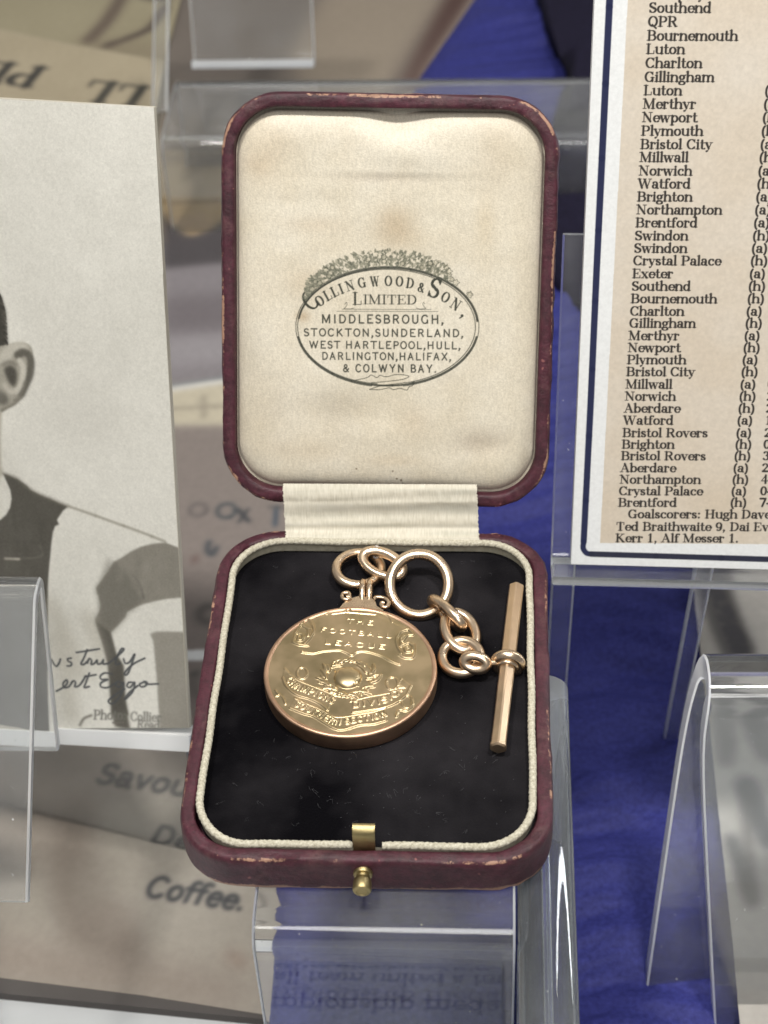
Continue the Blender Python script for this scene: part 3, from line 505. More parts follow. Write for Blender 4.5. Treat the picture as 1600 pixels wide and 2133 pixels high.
# ball in a laurel wreath
bc6 = M6([(778, 722)])[0]; X, Y = np.meshgrid(hv.xs, hv.ys); d = np.hypot(X - bc6[0], Y - bc6[1]); ball = np.sqrt(np.clip(2.3 ** 2 - d ** 2, 0, None)) * .85
hv.a = np.maximum(hv.a, ball)
for o in (-55, -20, 15, 50): rl([(720 + o, 660), (770 + o * 1.1, 720), (840 + o * .6, 790)], .16, 1.62 - abs(o) / 130)
for i, (x, y, dx, dy) in enumerate(((560, 600, 20, 90), (540, 650, 50, 80), (500, 720, 90, 50), (520, 760, 100, 40), (600, 610, 10, 60), (650, 590, 70, -25), (640, 625, 80, -10), (700, 600, 80, -40), (610, 780, 70, 40), (560, 820, 120, 15), (850, 580, 70, 50), (860, 610, 80, 70), (900, 590, 70, 90), (1000, 600, -15, 90), (1010, 690, -70, 40), (1070, 690, -90, 80), (930, 640, 40, 60), (960, 720, 90, -20), (900, 820, 110, -20), (800, 860, 190, 10), (780, 870, 90, 30), (700, 850, 70, 40), (620, 850, 90, 30))):
    rl([(x, y), (x + dx * .5 + dy * .12, y + dy * .5 - dx * .12), (x + dx, y + dy)], .55, .62, True, True)
for k in range(34):
    a = k / 34 * 6.28; x = 778 + (160 + 30 * random.random()) * math.cos(a) * 1.15; y = 722 + (130 + 25 * random.random()) * math.sin(a)
    rl([(x, y), (x + 40 * math.cos(a + .9), y + 34 * math.sin(a + .9))], .4, .5, True, True)
# lower ribbons
def band(edge, lett, t, cap, back, trk=.1):
    e = M6(edge); hv.poly(np.vstack([e, M6(back)[::-1]]), .16, .06, 1, 'max'); hv.stroke(e, .36, .5, .03, 1, True, 'max'); hv.stroke(M6(back), .26, .32, .03, 1, True, 'max')
    hv.text(t, M6(lett), cap, .52, .2, .2, False, soft=.02, op='max', track=trk)
band([(205, 720), (240, 800), (330, 870), (440, 905), (530, 945), (600, 1000)], [(232, 740), (290, 805), (400, 850), (520, 895), (640, 950)], 'CHAMPIONS', 1.25, [(220, 640), (320, 730), (430, 780), (560, 830), (670, 880)])
band([(820, 1025), (960, 1005), (1080, 985), (1200, 940), (1290, 870), (1330, 790)], [(815, 985), (950, 968), (1090, 945), (1200, 890), (1290, 800)], 'DIVISION', 1.25, [(800, 930), (950, 890), (1090, 865), (1170, 840), (1250, 730)])
band([(270, 985), (380, 1030), (480, 1060), (570, 1115), (660, 1165), (740, 1175), (880, 1135), (1000, 1125), (1110, 1095)], [(300, 965), (420, 1020), (520, 1065), (640, 1125), (750, 1130), (880, 1105), (1020, 1085), (1130, 1050)], 'SOUTHERN SECTION', 1.15, [(310, 900), (420, 950), (540, 1000), (650, 1060), (740, 1065), (880, 1040), (1000, 1020), (1110, 985)], .06)
for c, r in (((375, 680), 45), ((1165, 770), 50), ((1295, 930), 50)): rl([(c[0] + r * math.cos(q), c[1] + r * 1.1 * math.sin(q)) for q in np.linspace(0, 6.2, 24)], .28, .42, False)
rl([(140, 830), (165, 870), (150, 880)], .3, .4); rl([(170, 860), (210, 900), (230, 950)], .3, .4); rl([(1330, 900), (1345, 960), (1290, 1010), (1230, 1000), (1205, 1050)], .32, .45); hv.dots(M6([(1205, 1058)]), .22, .6, .05, 1, 'max')
hm = blur(hv.a, .95) * .46; r = np.hypot(X - mc[0], Y - mc[1]); hm += (vnoise(hv.ny, hv.nx, 90, 51, 2) - .5) * .02
v, f, _ = grid(medp.at(X, Y, hm - .12), r < MR - .6); mk('medal_face', v, f, M['gold'], medal)
# suspension: neck with scrolls and two loops
A = lambda x, y: np.array([*medp.loc(680 + x / 3.636, 1120 + y / 3.636)])
nk = np.array([A(*q) for q in ((100, 500), (135, 460), (190, 430), (240, 415), (330, 428), (362, 440), (380, 490), (430, 520), (420, 560), (60, 560))])
V = np.vstack([np.c_[nk, np.full(len(nk), z)] for z in (-.6, .8)]); n = len(nk)
neck = flat(mk('neck', V, [list(q) for q in quads(2, n)] + [list(range(n))[::-1], list(range(n, 2 * n))], M['rose'], medal), 30)
for pts in ([(185, 430), (150, 445), (118, 430), (125, 398), (165, 395), (175, 420), (150, 425)], [(360, 440), (385, 425), (440, 435), (470, 465), (455, 500), (420, 495), (415, 470), (440, 470)]):
    q = spline([np.r_[A(*p), .7] for p in pts], 8); q = np.c_[q[:, :2], q[:, 2] + .15]; mk('scroll', *tube(q, .36, 8), M['rose'], neck)
for x in (268, 322):
    b0 = A(x, 425); b1 = A(x + 8, 300); pts = [np.r_[b0 + (b1 - b0) * t, z] for t, z in ((-.15, .1), (.15, .85), (.55, 1.35), (.9, 1.0), (1.02, .2), (.9, -.6), (.5, -.95), (.1, -.7))]
    mk('bail_loop', *tube(spline(pts, 6), .56, 10), M['rose'], medal)
# ------------------------------------------------------------------ chain with swivel and bar
chain = thing('fob_chain', (onz(880, 1300, -1.5)), 'rose gold watch chain of round links ending in a faceted bar, beside the medal', 'watch chain')
def link(name, c, a, b, z0, za, zb, r, n=64, parent=chain):
    """an oval link: centre, tips of its two half axes (in crop marks) and how high each stands over the velvet"""
    q = lambda p, z: onz(680 + p[0] / 3.636, 1120 + p[1] / 3.636, z)
    C = q(c, z0); Av = q((c[0] + a[0], c[1] + a[1]), za) - C; Bv = q((c[0] + b[0], c[1] + b[1]), zb) - C
    t = np.linspace(0, 2 * np.pi, n, endpoint=False)[:, None]; P = C + Av * np.cos(t) + Bv * np.sin(t)
    return mk(name, *tube(P, r, 14, True, up=np.cross(Av, Bv)), M['rose'], parent)
link('round_link', (245, 238), (168, 10), (-20, 122), .2, -.3, .2, .9)
link('oval_link', (425, 200), (148, 62), (30, -78), 1.0, .7, 1.6, .95)
link('large_ring', (703, 355), (222, 0), (0, -230), .9, .9, 3.0, .98)
link('oval_link', (912, 572), (112, 104), (18, -24), .5, .5, 2.6, .94)
link('oval_link', (1015, 712), (66, 138), (-98, 40), .3, -.1, .6, .94)
link('round_link', (1022, 905), (142, 20), (-26, 122), .0, .3, -.5, .92)
link('swivel_eye', (1128, 948), (84, 10), (0, 50), 1.3, 1.3, .4, .92)
t0, t1 = onz(680 + 1440 / 3.636, 1120 + 372 / 3.636, .4), onz(680 + 1300 / 3.636, 1120 + 1600 / 3.636, .2); d = unit(t1 - t0); L = np.linalg.norm(t1 - t0); R0 = 1.36
def prism(n, prof):
    u = unit(np.cross(d, [0, 0, 1])); w = np.cross(u, d); V = []; k = len(prof)
    for rr, h in prof:
        for j in range(n):
            for s in (-.06, .06):
                a = 2 * np.pi * (j + .5) / n + s * 2; V.append(t0 + d * h + rr * (math.cos(a) * u + math.sin(a) * w))
    m = 2 * n; return np.array(V), [list(q) for q in quads(k, m)] + [list(range(m))[::-1], [(k - 1) * m + j for j in range(m)]]
flat(mk('bar', *prism(6, [(R0 * .8, 0), (R0 * 1.02, .18), (R0, .4), (R0 * 1.0, L * .44), (R0 * 1.16, L * .46), (R0 * 1.16, L * .52), (R0, L * .54), (R0 * .97, L - .9), (R0 * 1.04, L - .75), (R0 * 1.04, L - .25), (R0 * .8, L)]), M['bar'], chain), 25)
cc = onz(680 + 1372 / 3.636, 1120 + 945 / 3.636, .5); cc = t0 + d * np.dot(cc - t0, d); a = np.linspace(0, 2 * np.pi, 48, endpoint=False)[:, None]; u = unit(np.cross(d, [0, 0, 1])); w = np.cross(u, d)
mk('swivel_collar', *tube(cc + 2.0 * (np.cos(a) * u + np.sin(a) * w), 1.0, 14, True, up=d), M['rose'], chain)
ec_ = onz(680 + 1190 / 3.636, 1120 + 955 / 3.636, 1.2); mk('swivel_neck', *tube(spline([ec_, (ec_ + cc) / 2 + [0, 0, .2], cc + unit(ec_ - cc) * 2.1], 6), .6, 10), M['rose'], chain)
mk('swivel_band', *tube(cc + d * 1.1 + 1.55 * (np.cos(a) * u + np.sin(a) * w), .42, 10, True, up=d), M['rose'], chain)

a = np.linspace(0, 2 * np.pi, 20, endpoint=False)[:, None]; tc_ = onz(784, 1150, 1.6); tag(mk('nylon_tie', *tube(tc_ + np.array([.55, 0, .2]) * np.cos(a) + np.array([0, .5, .95]) * np.sin(a), .2, 8, True, up=(1, -1, 0)), acrylic_mat('clear_nylon', .15, (.9, .93, .97), .7)), 'tiny clear nylon tie looped over the topmost gold link behind the medal', 'tie')
# ------------------------------------------------------------------ portrait card of a footballer, leaning on its easel
PR = unit(RC.T @ np.array([1, .13, -.314])); PW = RC.T @ np.array([-.007, -1, -.436]); PW = unit(PW - PR * np.dot(PW, PR))
pp = Plane(at_depth(396, 1516, 358), PR, PW)
port = thing('portrait_photograph', pp.at(-25., 0.), 'sepia portrait photograph of a footballer in a quartered shirt, signed in ink', 'photograph')
tr = pp.loc(321, 222); tl = pp.loc(0, 205); bl = pp.loc(130, 1513)
pc = Canvas(-58, .6, -6, tr[1] + 1.5, 9, (212, 210, 201))
g1 = vnoise(pc.ny, pc.nx, 160, 61, 4); g2 = vnoise(pc.ny, pc.nx, 5, 62, 3)
pc.a += ((g1 - .5) * 20 + (g2 - .5) * 13)[..., None]
q6 = lambda pts: pp.locs([(x / 3.137, 560 + y / 3.137) for x, y in pts]); q7 = lambda pts: pp.locs([(x / 2.857, 1180 + y / 2.857) for x, y in pts])
for x, y, r, a in ((150, 830, 9, .30), (110, 640, 7, .2), (70, 420, 10, .22), (200, 900, 6, .15), (60, 980, 6, .12)):
    c = pp.loc(x, y); pc.dots(np.array([c]), r * .5, (160, 155, 148), r * .7, a)
dk = (84, 81, 74)
pc.poly(q6([(-240, 300), (-160, -60), (-80, 60), (0, 165), (20, 215), (36, 275), (42, 355), (46, 430), (50, 495), (22, 512), (-30, 530), (-240, 540)]), (66, 64, 57), .25, smooth=True)
pc.poly(q6([(-240, 540), (-30, 525), (10, 520), (12, 930), (4, 1100), (10, 1290), (22, 1340), (-240, 1640)]), (176, 171, 158), .25)
pc.poly(q6([(-12, 530), (30, 500), (100, 484), (150, 481), (192, 497), (214, 535), (218, 600), (200, 680), (182, 760), (140, 840), (96, 882), (50, 908), (-5, 930), (-20, 740)]), (158, 154, 142), .12, smooth=True)
pc.stroke(q6([(20, 590), (60, 540), (110, 515), (150, 512)]), 2.2, (190, 186, 174), .3, .9); pc.stroke(q6([(115, 565), (150, 545), (185, 560), (203, 610), (195, 690), (165, 760), (140, 815)]), 1.5, (88, 85, 77), .22, .9)
pc.stroke(q6([(130, 600), (150, 640), (150, 700), (135, 760), (110, 800)]), 1.2, (196, 192, 180), .2, .9); pc.poly(q6([(30, 650), (70, 630), (105, 660), (110, 720), (90, 770), (60, 740), (40, 700)]), (78, 75, 68), .3, smooth=True); pc.stroke(q6([(20, 625), (60, 610), (100, 625)]), .8, (120, 116, 106), .25, .8); pc.stroke(q6([(95, 860), (140, 810), (165, 740)]), .6, (120, 116, 106), .2, .7)
pc.stroke(q6([(30, 760), (60, 800), (90, 800)]), 1.0, (186, 181, 169), .3); pc.dots(q6([(20, 850)]), 1.0, (88, 85, 77), .4); pc.dots(q6([(-2, 840)]), 1.3, (110, 107, 98), .5); pc.stroke(q6([(12, 925), (50, 905), (96, 880), (140, 838)]), .5, (120, 116, 106), .2)
body = [(20, 1335), (60, 1350), (112, 1372), (170, 1412), (205, 1447), (262, 1476), (340, 1508), (400, 1535), (445, 1552), (412, 1580), (384, 1622), (372, 1642), (386, 1668), (360, 1682), (346, 1720), (336, 1790), (330, 1860), (322, 1940), (316, 2020), (312, 2100)]
low = [(285, 130), (286, 420), (290, 700), (300, 985), (-700, 985)]
b6 = q6(body); b7 = q7(low); pc.poly(np.vstack([b6, b7, q6([(-700, 1700), (0, 1642), (42, 1605), (66, 1560), (76, 1500), (68, 1445), (44, 1392)])]), dk, .14)
pc.stroke(q6([(20, 1335), (60, 1350), (112, 1372), (205, 1447), (340, 1508), (445, 1552)]), .5, (112, 108, 98), .3, .8); pc.stroke(q6([(262, 1800), (262, 1880), (20, 1895)]), .35, (108, 104, 95), .15, .8); pc.stroke(q6([(35, 1893), (125, 1897)]), .5, (190, 185, 172), .12, .8); pc.stroke(q6([(0, 1780), (250, 1790)]), .5, (74, 71, 65), .2, .6)
pc.stroke(q6([(445, 1550), (600, 1604), (760, 1662), (900, 1712), (1080, 1782)]), .55, (150, 146, 134), .15, .8)
sl = np.vstack([q6([(1168, 1822), (1080, 1788), (1000, 1796), (920, 1816), (850, 1850), (790, 1890), (742, 1915), (702, 1985), (662, 2040), (628, 2085), (638, 2120)]), q7([(571, 140), (586, 175), (600, 225), (592, 268), (566, 316), (592, 400), (620, 480), (642, 580), (656, 700), (664, 878), (764, 884), (745, 780), (738, 690), (735, 590), (692, 520), (660, 392), (702, 350), (746, 300), (756, 270), (802, 245), (852, 224), (930, 205), (1000, 192), (1090, 184)])])
pc.poly(sl, (132, 128, 118), .16); pc.poly(np.vstack([q6([(742, 1915), (790, 1935), (830, 1975), (880, 2050), (905, 2120)]), q7([(850, 190), (800, 245), (756, 270), (746, 300), (702, 350), (660, 392), (592, 400), (566, 316), (592, 268), (586, 175), (571, 140)]), q6([(628, 2085), (702, 1985)])]), (110, 107, 98), .5, .85)
pc.poly(q7([(568, 320), (655, 392), (690, 520), (735, 590), (745, 780), (764, 884), (664, 878), (642, 580), (592, 400)]), (80, 77, 70), .3); pc.stroke(q7([(780, 40), (815, 80), (840, 130), (855, 190)]), .35, (92, 89, 82), .2); pc.poly(q7([(664, 870), (682, 950), (776, 975), (768, 930), (756, 860)]), (92, 89, 80), .3)
pc.poly(q7([(893, 402), (930, 388), (1000, 386), (1140, 392), (1150, 1050), (952, 1000), (946, 880), (936, 700), (922, 540), (912, 440)]), (144, 140, 130), .2)
for a, b in (((300, 230), (480, 640)), ((330, 420), (420, 900)), ((520, 300), (600, 560))): pc.stroke(q7([a, ((a[0] + b[0]) / 2 + 15, (a[1] + b[1]) / 2), b]), 3.5, (172, 167, 154), 1.4, .55)
for k in range(26):
    x = random.uniform(20, 300); y = random.uniform(1600, 2050); pc.stroke(q6([(x, y), (x + random.uniform(-14, 14), y + random.uniform(60, 200))]), random.uniform(.25, .9), random.choice(((104, 101, 93), (70, 67, 61), (96, 93, 86))), .35, .35)
for k in range(60):
    y = random.uniform(150, 500); x = np.interp(y, [150, 215, 275, 355, 500], [-4, 18, 34, 42, 48]); pc.stroke(q6([(x - random.uniform(2, 30), y - 8), (x + random.uniform(-3, 4), y + random.uniform(2, 14))]), .22, random.choice(((52, 50, 45), (92, 88, 80))), .06, .6)
for k in range(16): x = random.uniform(660, 1150); pc.stroke(q6([(x, random.uniform(1850, 1950)), (x + random.uniform(-40, 20), random.uniform(2000, 2120))]), random.uniform(.5, 1.4), random.choice(((146, 142, 132), (118, 114, 105))), .5, .4)
ikk = (70, 72, 74)
for pts in ([(290, 590), (304, 552), (318, 575), (335, 594), (352, 575), (360, 550)], [(425, 545), (402, 550), (408, 565), (425, 572), (422, 590), (400, 592)], [(520, 495), (497, 550), (482, 580), (500, 582), (525, 560)], [(455, 512), (520, 502), (592, 490)], [(520, 575), (532, 548), (546, 560), (542, 582), (560, 578), (578, 558)], [(578, 558), (582, 580), (604, 575), (616, 555), (614, 580), (634, 578)], [(640, 580), (692, 540), (737, 495), (722, 492), (696, 540), (690, 582), (716, 576)],
            [(736, 550), (746, 576), (772, 568), (802, 522), (777, 600), (757, 642), (740, 640), (762, 608), (802, 575), (862, 546)], [(336, 742), (382, 716), (402, 690), (396, 675), (376, 696), (382, 720), (410, 715), (430, 686)], [(430, 686), (442, 680), (450, 692), (446, 716), (476, 704), (512, 650)], [(532, 634), (512, 690), (502, 720), (532, 714)], [(504, 656), (540, 650), (572, 644)],
            [(668, 640), (622, 634), (597, 654), (606, 672), (642, 672), (602, 692), (602, 716), (642, 720), (692, 690)], [(722, 690), (702, 684), (690, 706), (712, 716), (736, 690), (726, 750), (692, 800), (660, 817), (645, 800), (672, 774), (742, 728)], [(792, 690), (767, 690), (756, 712), (776, 719), (802, 690), (792, 740), (762, 776), (742, 790), (770, 750), (822, 708)], [(852, 690), (832, 700), (840, 716), (866, 710), (876, 690), (858, 684), (880, 700), (942, 698)]):
    pc.stroke(q7(pts), .42, ikk, .05, .92)
pc.text('Photo:', q7([(555, 910), (752, 912)]), 2.2, (110, 108, 102), .16, .09, True, soft=.12, slant=.3); pc.text('Collier', q7([(775, 918), (960, 925)]), 2.1, (112, 110, 104), .15, .08, True, soft=.14, slant=.25); pc.text('Read', q7([(815, 962), (950, 972)]), 2.1, (112, 110, 104), .15, .08, True, soft=.14, slant=.25)
pc.stroke(q7([(475, 945), (500, 905), (545, 885)]), .5, (120, 116, 108), .15); pc.stroke(q7([(670, 930), (735, 928)]), .3, (110, 106, 98), .1)
pc.a += (blur(np.random.default_rng(5).normal(0, 5, (pc.ny, pc.nx)), .6) + (vnoise(pc.ny, pc.nx, 30, 66, 3) - .5) * 6)[..., None]
X, Y = np.meshgrid(pc.xs, pc.ys); edge = lambda p0, p1: (X - p0[0]) * (p1[1] - p0[1]) - (Y - p0[1]) * (p1[0] - p0[0])
br = pp.loc(398, 1562); br0 = pp.loc(394, 1516)
keep = (edge(pp.loc(396, 1562), pp.loc(321, 226)) < 0) & (edge(tl, tr) > 0) & (edge(pp.loc(130, 1518), pp.loc(395, 1516)) < 0)
m = np.clip((edge(pp.loc(378, 1316), tr) / np.hypot(*(tr - pp.loc(378, 1316))) * -1) / .25, 0, 1)
sheet('print', pc, pp, M['photo'], port, h=.02, keep=keep & (sd_rrect(X, Y, -80, max(tr[0], 0) + .6, -40, tr[1] + .3, 1.2) < .2))
e0, e1, e2, e3 = pp.loc(-160, 1518), pp.loc(395, 1517), tr, pp.loc(-160, 196)
o = np.array([e0, e1 + [-.1, 0], e2 + [-.15, -.2], e3]); V = np.vstack([pp.at(o[:, 0], o[:, 1], h) for h in (-1.2, -.05)]); mk('mount_card', V, [[0, 1, 5, 4], [1, 2, 6, 5], [2, 3, 7, 6], [3, 0, 4, 7], [3, 2, 1, 0], [4, 5, 6, 7]], plain_mat('card_edge', (.48, .45, .37), .8), port, False)
# white ledge strip in front of the foot of the card
lg = thing('ledge_strip', pp.at(-25., -3.), 'white board strip along the foot of the sepia portrait photograph', 'board strip')
o = np.array([pp.loc(-160, 1600), pp.loc(130, 1560), pp.loc(397, 1566), pp.loc(396, 1516), pp.loc(130, 1513), pp.loc(-160, 1530)]); o = np.array([pp.loc(-160, 1532), pp.loc(397, 1565), pp.loc(396, 1532), pp.loc(-160, 1500)])
V = np.vstack([pp.at(o[:, 0], o[:, 1], h) for h in (-4, .3)]); mk('strip', V, [[0, 1, 5, 4], [1, 2, 6, 5], [2, 3, 7, 6], [3, 0, 4, 7], [3, 2, 1, 0], [4, 5, 6, 7]], M['card'], lg, False)
# ------------------------------------------------------------------ newspaper cutting on a white board
NR = unit(RC.T @ np.array([1, .025, -.06])); NW = RC.T @ np.array([.003, -1, -.38]); NW = unit(NW - NR * np.dot(NW, NR))
npn = Plane(at_depth(1190, 1175, 335), NR, NW); news = thing('newspaper_cutting', npn.at(25., 0., -3.), 'newspaper cutting listing football fixtures, mounted on a white board with a dark blue border', 'newspaper cutting')
top = npn.loc(1240, -160)[1]; nc_ = Canvas(0, 62, 0, top, 11, (226, 228, 228))
bg_ = np.vstack([npn.locs([(1250, 1131), (1700, 1134)]), npn.locs([(1700, -200), (1318, -200)])]); nc_.poly(bg_, (207, 196, 180))
g1 = vnoise(nc_.ny, nc_.nx, 140, 71, 4); g2 = vnoise(nc_.ny, nc_.nx, 8, 72, 3); isb = (nc_.a[..., 2] < 190)[..., None]
nc_.a += isb * (((g1 - .5) * 16)[..., None] * np.array([.6, 1, 1.5]) + ((g2 - .5) * 10)[..., None])
nb = (38, 42, 72); pts = npn.locs([(1277, -150), (1270, 0), (1243, 560), (1230, 850), (1216, 1128), (1215, 1142), (1222, 1152), (1232, 1154), (1400, 1159), (1700, 1168)])
nc_.stroke(pts[:5], 1.15, nb, .04, .97, False); nc_.stroke(pts[4:8], 1.0, nb, .04, .97); nc_.stroke(pts[7:], 1.1, (44, 46, 62), .04, .97, False)
rows = '-12 Torquay;17 Southend;46 QPR;75 Bournemouth;103 Luton;132 Charlton;161 Gillingham;189 Luton|h;217 Merthyr|a;245 Newport|h;273 Plymouth|h;301 Bristol City|a;328 Millwall|h;356 Norwich|a;383 Watford|h;410 Brighton|a;437 Northampton|a;464 Brentford|a;491 Swindon|h;517 Swindon|a;543 Crystal Palace|h;570 Exeter|a;596 Southend|h;622 Bournemouth|h;648 Charlton|a;673 Gillingham|h;699 Merthyr|a;724 Newport|h;749 Plymouth|a;774 Bristol City|h;800 Millwall|a|0;825 Norwich|h|2;850 Aberdare|h|2;875 Watford|a|1;901 Bristol Rovers|a|2-;925 Brighton|h|0-;949 Bristol Rovers|h|3-;974 Aberdare|a|2-;998 Northampton|h|4-;1022 Crystal Palace|a|0-;1046 Brentford|h|7-'
p0, p1 = npn.loc(1348, 84), npn.loc(1538, 84); CAPN = np.hypot(*(npn.loc(1348, 63) - p0)) * 1.02; XS = np.hypot(*(p1 - p0)) / (twidth('Bournemouth') * CAPN); ni = (50, 47, 45)
def nrow(t, x, y):
    a = npn.loc(x, y + 9); b = npn.loc(x + 200, y + 9.6); nc_.text(t, [a, b], CAPN, ni, .225, .095, True, xs=XS, fit=False, alpha=.95)
for r in rows.split(';'):
    yy, t = r.split(' ', 1); yy = float(yy); t = t.split('|'); nrow(t[0], 1351 - (yy - 17) * .0618, yy)
    if len(t) > 1: nrow('(' + t[1] + ')', 1563 - (yy - 543) * .0835, yy)
    if len(t) > 2: nrow(t[2], 1583 - (yy - 1022) * .07, yy)
nrow('Goalscorers: Hugh Dave', 1308, 1070); nrow('Ted Braithwaite 9, Dai Ev', 1283, 1096); nrow('Kerr 1, Alf Messer 1.', 1282, 1120)
sheet('printed_sheet', nc_, npn, M['news'], news, h=.03)
o = np.array([(-.04, -.04), (62, -.04), (62, top), (-.04, top)]); V = np.vstack([npn.at(o[:, 0], o[:, 1], h) for h in (-4.5, 0)]); mk('foam_board', V, [[0, 1, 5, 4], [1, 2, 6, 5], [2, 3, 7, 6], [3, 0, 4, 7], [3, 2, 1, 0], [4, 5, 6, 7]], M['card'], news, False)
# ------------------------------------------------------------------ prints lying on the display floor
fl = Plane((0, 0, -92.5), (1, 0, 0), (0, 1, 0)); P_ = fl.locs
post = thing('advert_poster', (-70, 100, -H), 'large sepia beverage advert printed on board, flat under the stands, with dark lettering', 'poster')
oc = Canvas(-175, 60, -60, 400, 2.4, (168, 161, 150)); g1 = vnoise(oc.ny, oc.nx, 90, 81, 4); oc.a += ((g1 - .5) * 18)[..., None]
def pz(pts, c, soft=1.2, a=1): oc.poly(P_(pts), c, soft, a)
def ln(pts, w, c, soft=.6, a=1): oc.stroke(P_(pts), w, c, soft, a)
pz([(-300, 1480), (600, 1480), (600, 1640), (330, 1600), (180, 1640), (120, 1800), (-300, 1900)], (146, 135, 125), 5, .7); pz([(-300, 1900), (60, 1960), (300, 2000), (520, 2040), (520, 2110), (-300, 2000)], (140, 126, 116), 4, .7)
ln([(160, 1680), (140, 1780), (135, 1860), (160, 1930), (200, 1960), (255, 1965)], 5, (112, 101, 92), 2.6, .7); ln([(165, 1660), (170, 1760), (185, 1830), (200, 1900)], 5, (120, 110, 101), 3, .6); ln([(180, 1930), (230, 1900), (262, 1930), (262, 2000)], 5, (122, 110, 101), 2.5, .6)
pz([(330, 880), (640, 880), (640, 1490), (330, 1500)], (130, 121, 116), 2.5)
pz([(335, 800), (620, 770), (620, 885), (335, 885)], (186, 178, 158), 1.2); ln([(350, 852), (470, 846)], 1.2, (150, 142, 128), .8); ln([(424, 825), (424, 870)], 1.4, (150, 142, 128), .8); pz([(335, 505), (640, 505), (640, 770), (335, 805)], (126, 121, 124), 1.5)
pz([(335, 620), (640, 600), (640, 680), (335, 700)], (104, 98, 101), 3, .8); pz([(335, 700), (640, 690), (640, 740), (335, 770)], (150, 146, 149), 3, .7); ln([(350, 806), (480, 786)], 1.6, (98, 104, 112), .8); ln([(350, 812), (480, 792)], 2.0, (206, 204, 198), .8)
pz([(335, 405), (640, 400), (640, 500), (335, 505)], (158, 137, 102), 1.5); ln([(340, 420), (480, 412)], 1.6, (112, 95, 70), 1); pz([(335, 440), (398, 492), (470, 455), (640, 440), (640, 530), (335, 560)], (74, 70, 72), 1.5); pz([(350, 455), (398, 490), (455, 468), (420, 440)], (160, 138, 108), 1.5)
pz([(335, 330), (640, 320), (640, 405), (335, 408)], (152, 141, 121), 2); pz([(335, 230), (640, 230), (640, 330), (335, 332)], (112, 103, 92), 3)
pz([(330, -60), (1010, -60), (850, 170), (850, 260), (330, 260)], (112, 104, 97), 3); pz([(700, -60), (960, -60), (800, 190), (640, 200), (600, 120)], (142, 131, 117), 3); pz([(960, -60), (1020, -60), (900, 120), (860, 190), (835, 180), (880, 90)], (72, 50, 46), 2.5, .9)
li = (62, 64, 68)
def fw(t, a, b, cap, sl=0, **k): oc.text(t, P_([a, b]), cap, k.pop('col', li), k.pop('wv', .19), k.pop('wh', .12), k.pop('serif', False), soft=.35, slant=sl, alpha=k.pop('alpha', .9))
cap = lambda a, b: float(np.hypot(*(fl.loc(*a) - fl.loc(*b))))
fw('Savou', (198, 1620), (394, 1650), cap((205, 1620), (212, 1578)), .12); fw('De', (308, 1748), (396, 1764), cap((312, 1748), (322, 1706)), .12); fw('Coffee.', (296, 1866), (506, 1898), cap((300, 1866), (308, 1822)), .14)
for x, y, r in ((413, 1062, 17), (472, 1064, 19)): c = fl.loc(x, y); rx = cap((x, y), (x + r, y)); oc.stroke([(c[0] + rx * math.cos(q), c[1] + rx * 1.12 * math.sin(q)) for q in np.linspace(0, 6.4, 30)], 1.15, (72, 76, 80) if x > 430 else (102, 96, 94), .5, .9, False)
ln([(497, 1062), (518, 1086)], 1.2, li, .5); ln([(517, 1060), (498, 1088)], .8, li, .5); ln([(576, 1056), (573, 1094)], 1.2, (70, 80, 92), .5); ln([(560, 1056), (592, 1058)], .8, (90, 88, 86), .5)
ln([(436, 1128), (432, 1146), (442, 1156), (452, 1140)], 1.3, (66, 70, 76), .6); ln([(408, 1160), (404, 1170)], 1.4, (104, 84, 80), .8); ln([(440, 1262), (424, 1266), (414, 1282), (424, 1296), (440, 1296)], 1.4, (70, 68, 66), 1.0); ln([(414, 1402), (402, 1416), (402, 1438), (414, 1446)], 1.2, (92, 88, 84), 1.0); ln([(410, 1402), (400, 1405)], 1.4, (90, 88, 84), .6)
pz([(380, 1354), (470, 1354), (470, 1376), (380, 1376)], (226, 228, 228), .35)
ln([(540, 1858), (552, 1876), (548, 1888)], .9, (110, 104, 98), .5); ln([(480, 1988), (505, 2008)], 2, (136, 112, 98), 1.4, .7)
pl = P_([(-260, 1990), (0, 2037), (300, 2074), (540, 2112), (700, 2138)]); X, Y = np.meshgrid(oc.xs, oc.ys)
sheet('printed_face', oc, fl, M['poster'], post, h=.05, low=np.interp(X, pl[:, 0], pl[:, 1]))
o = np.array([pl[0], pl[-1], (60, 399), (-175, 399)]); o[0, 0] = -175; V = np.vstack([fl.at(o[:, 0], o[:, 1], h) for h in (-2.45, 0)]); mk('board', V, [[0, 1, 5, 4], [1, 2, 6, 5], [2, 3, 7, 6], [3, 0, 4, 7], [3, 2, 1, 0], [4, 5, 6, 7]], plain_mat('dark_board_edge', (.10, .09, .085), .8), post, False)
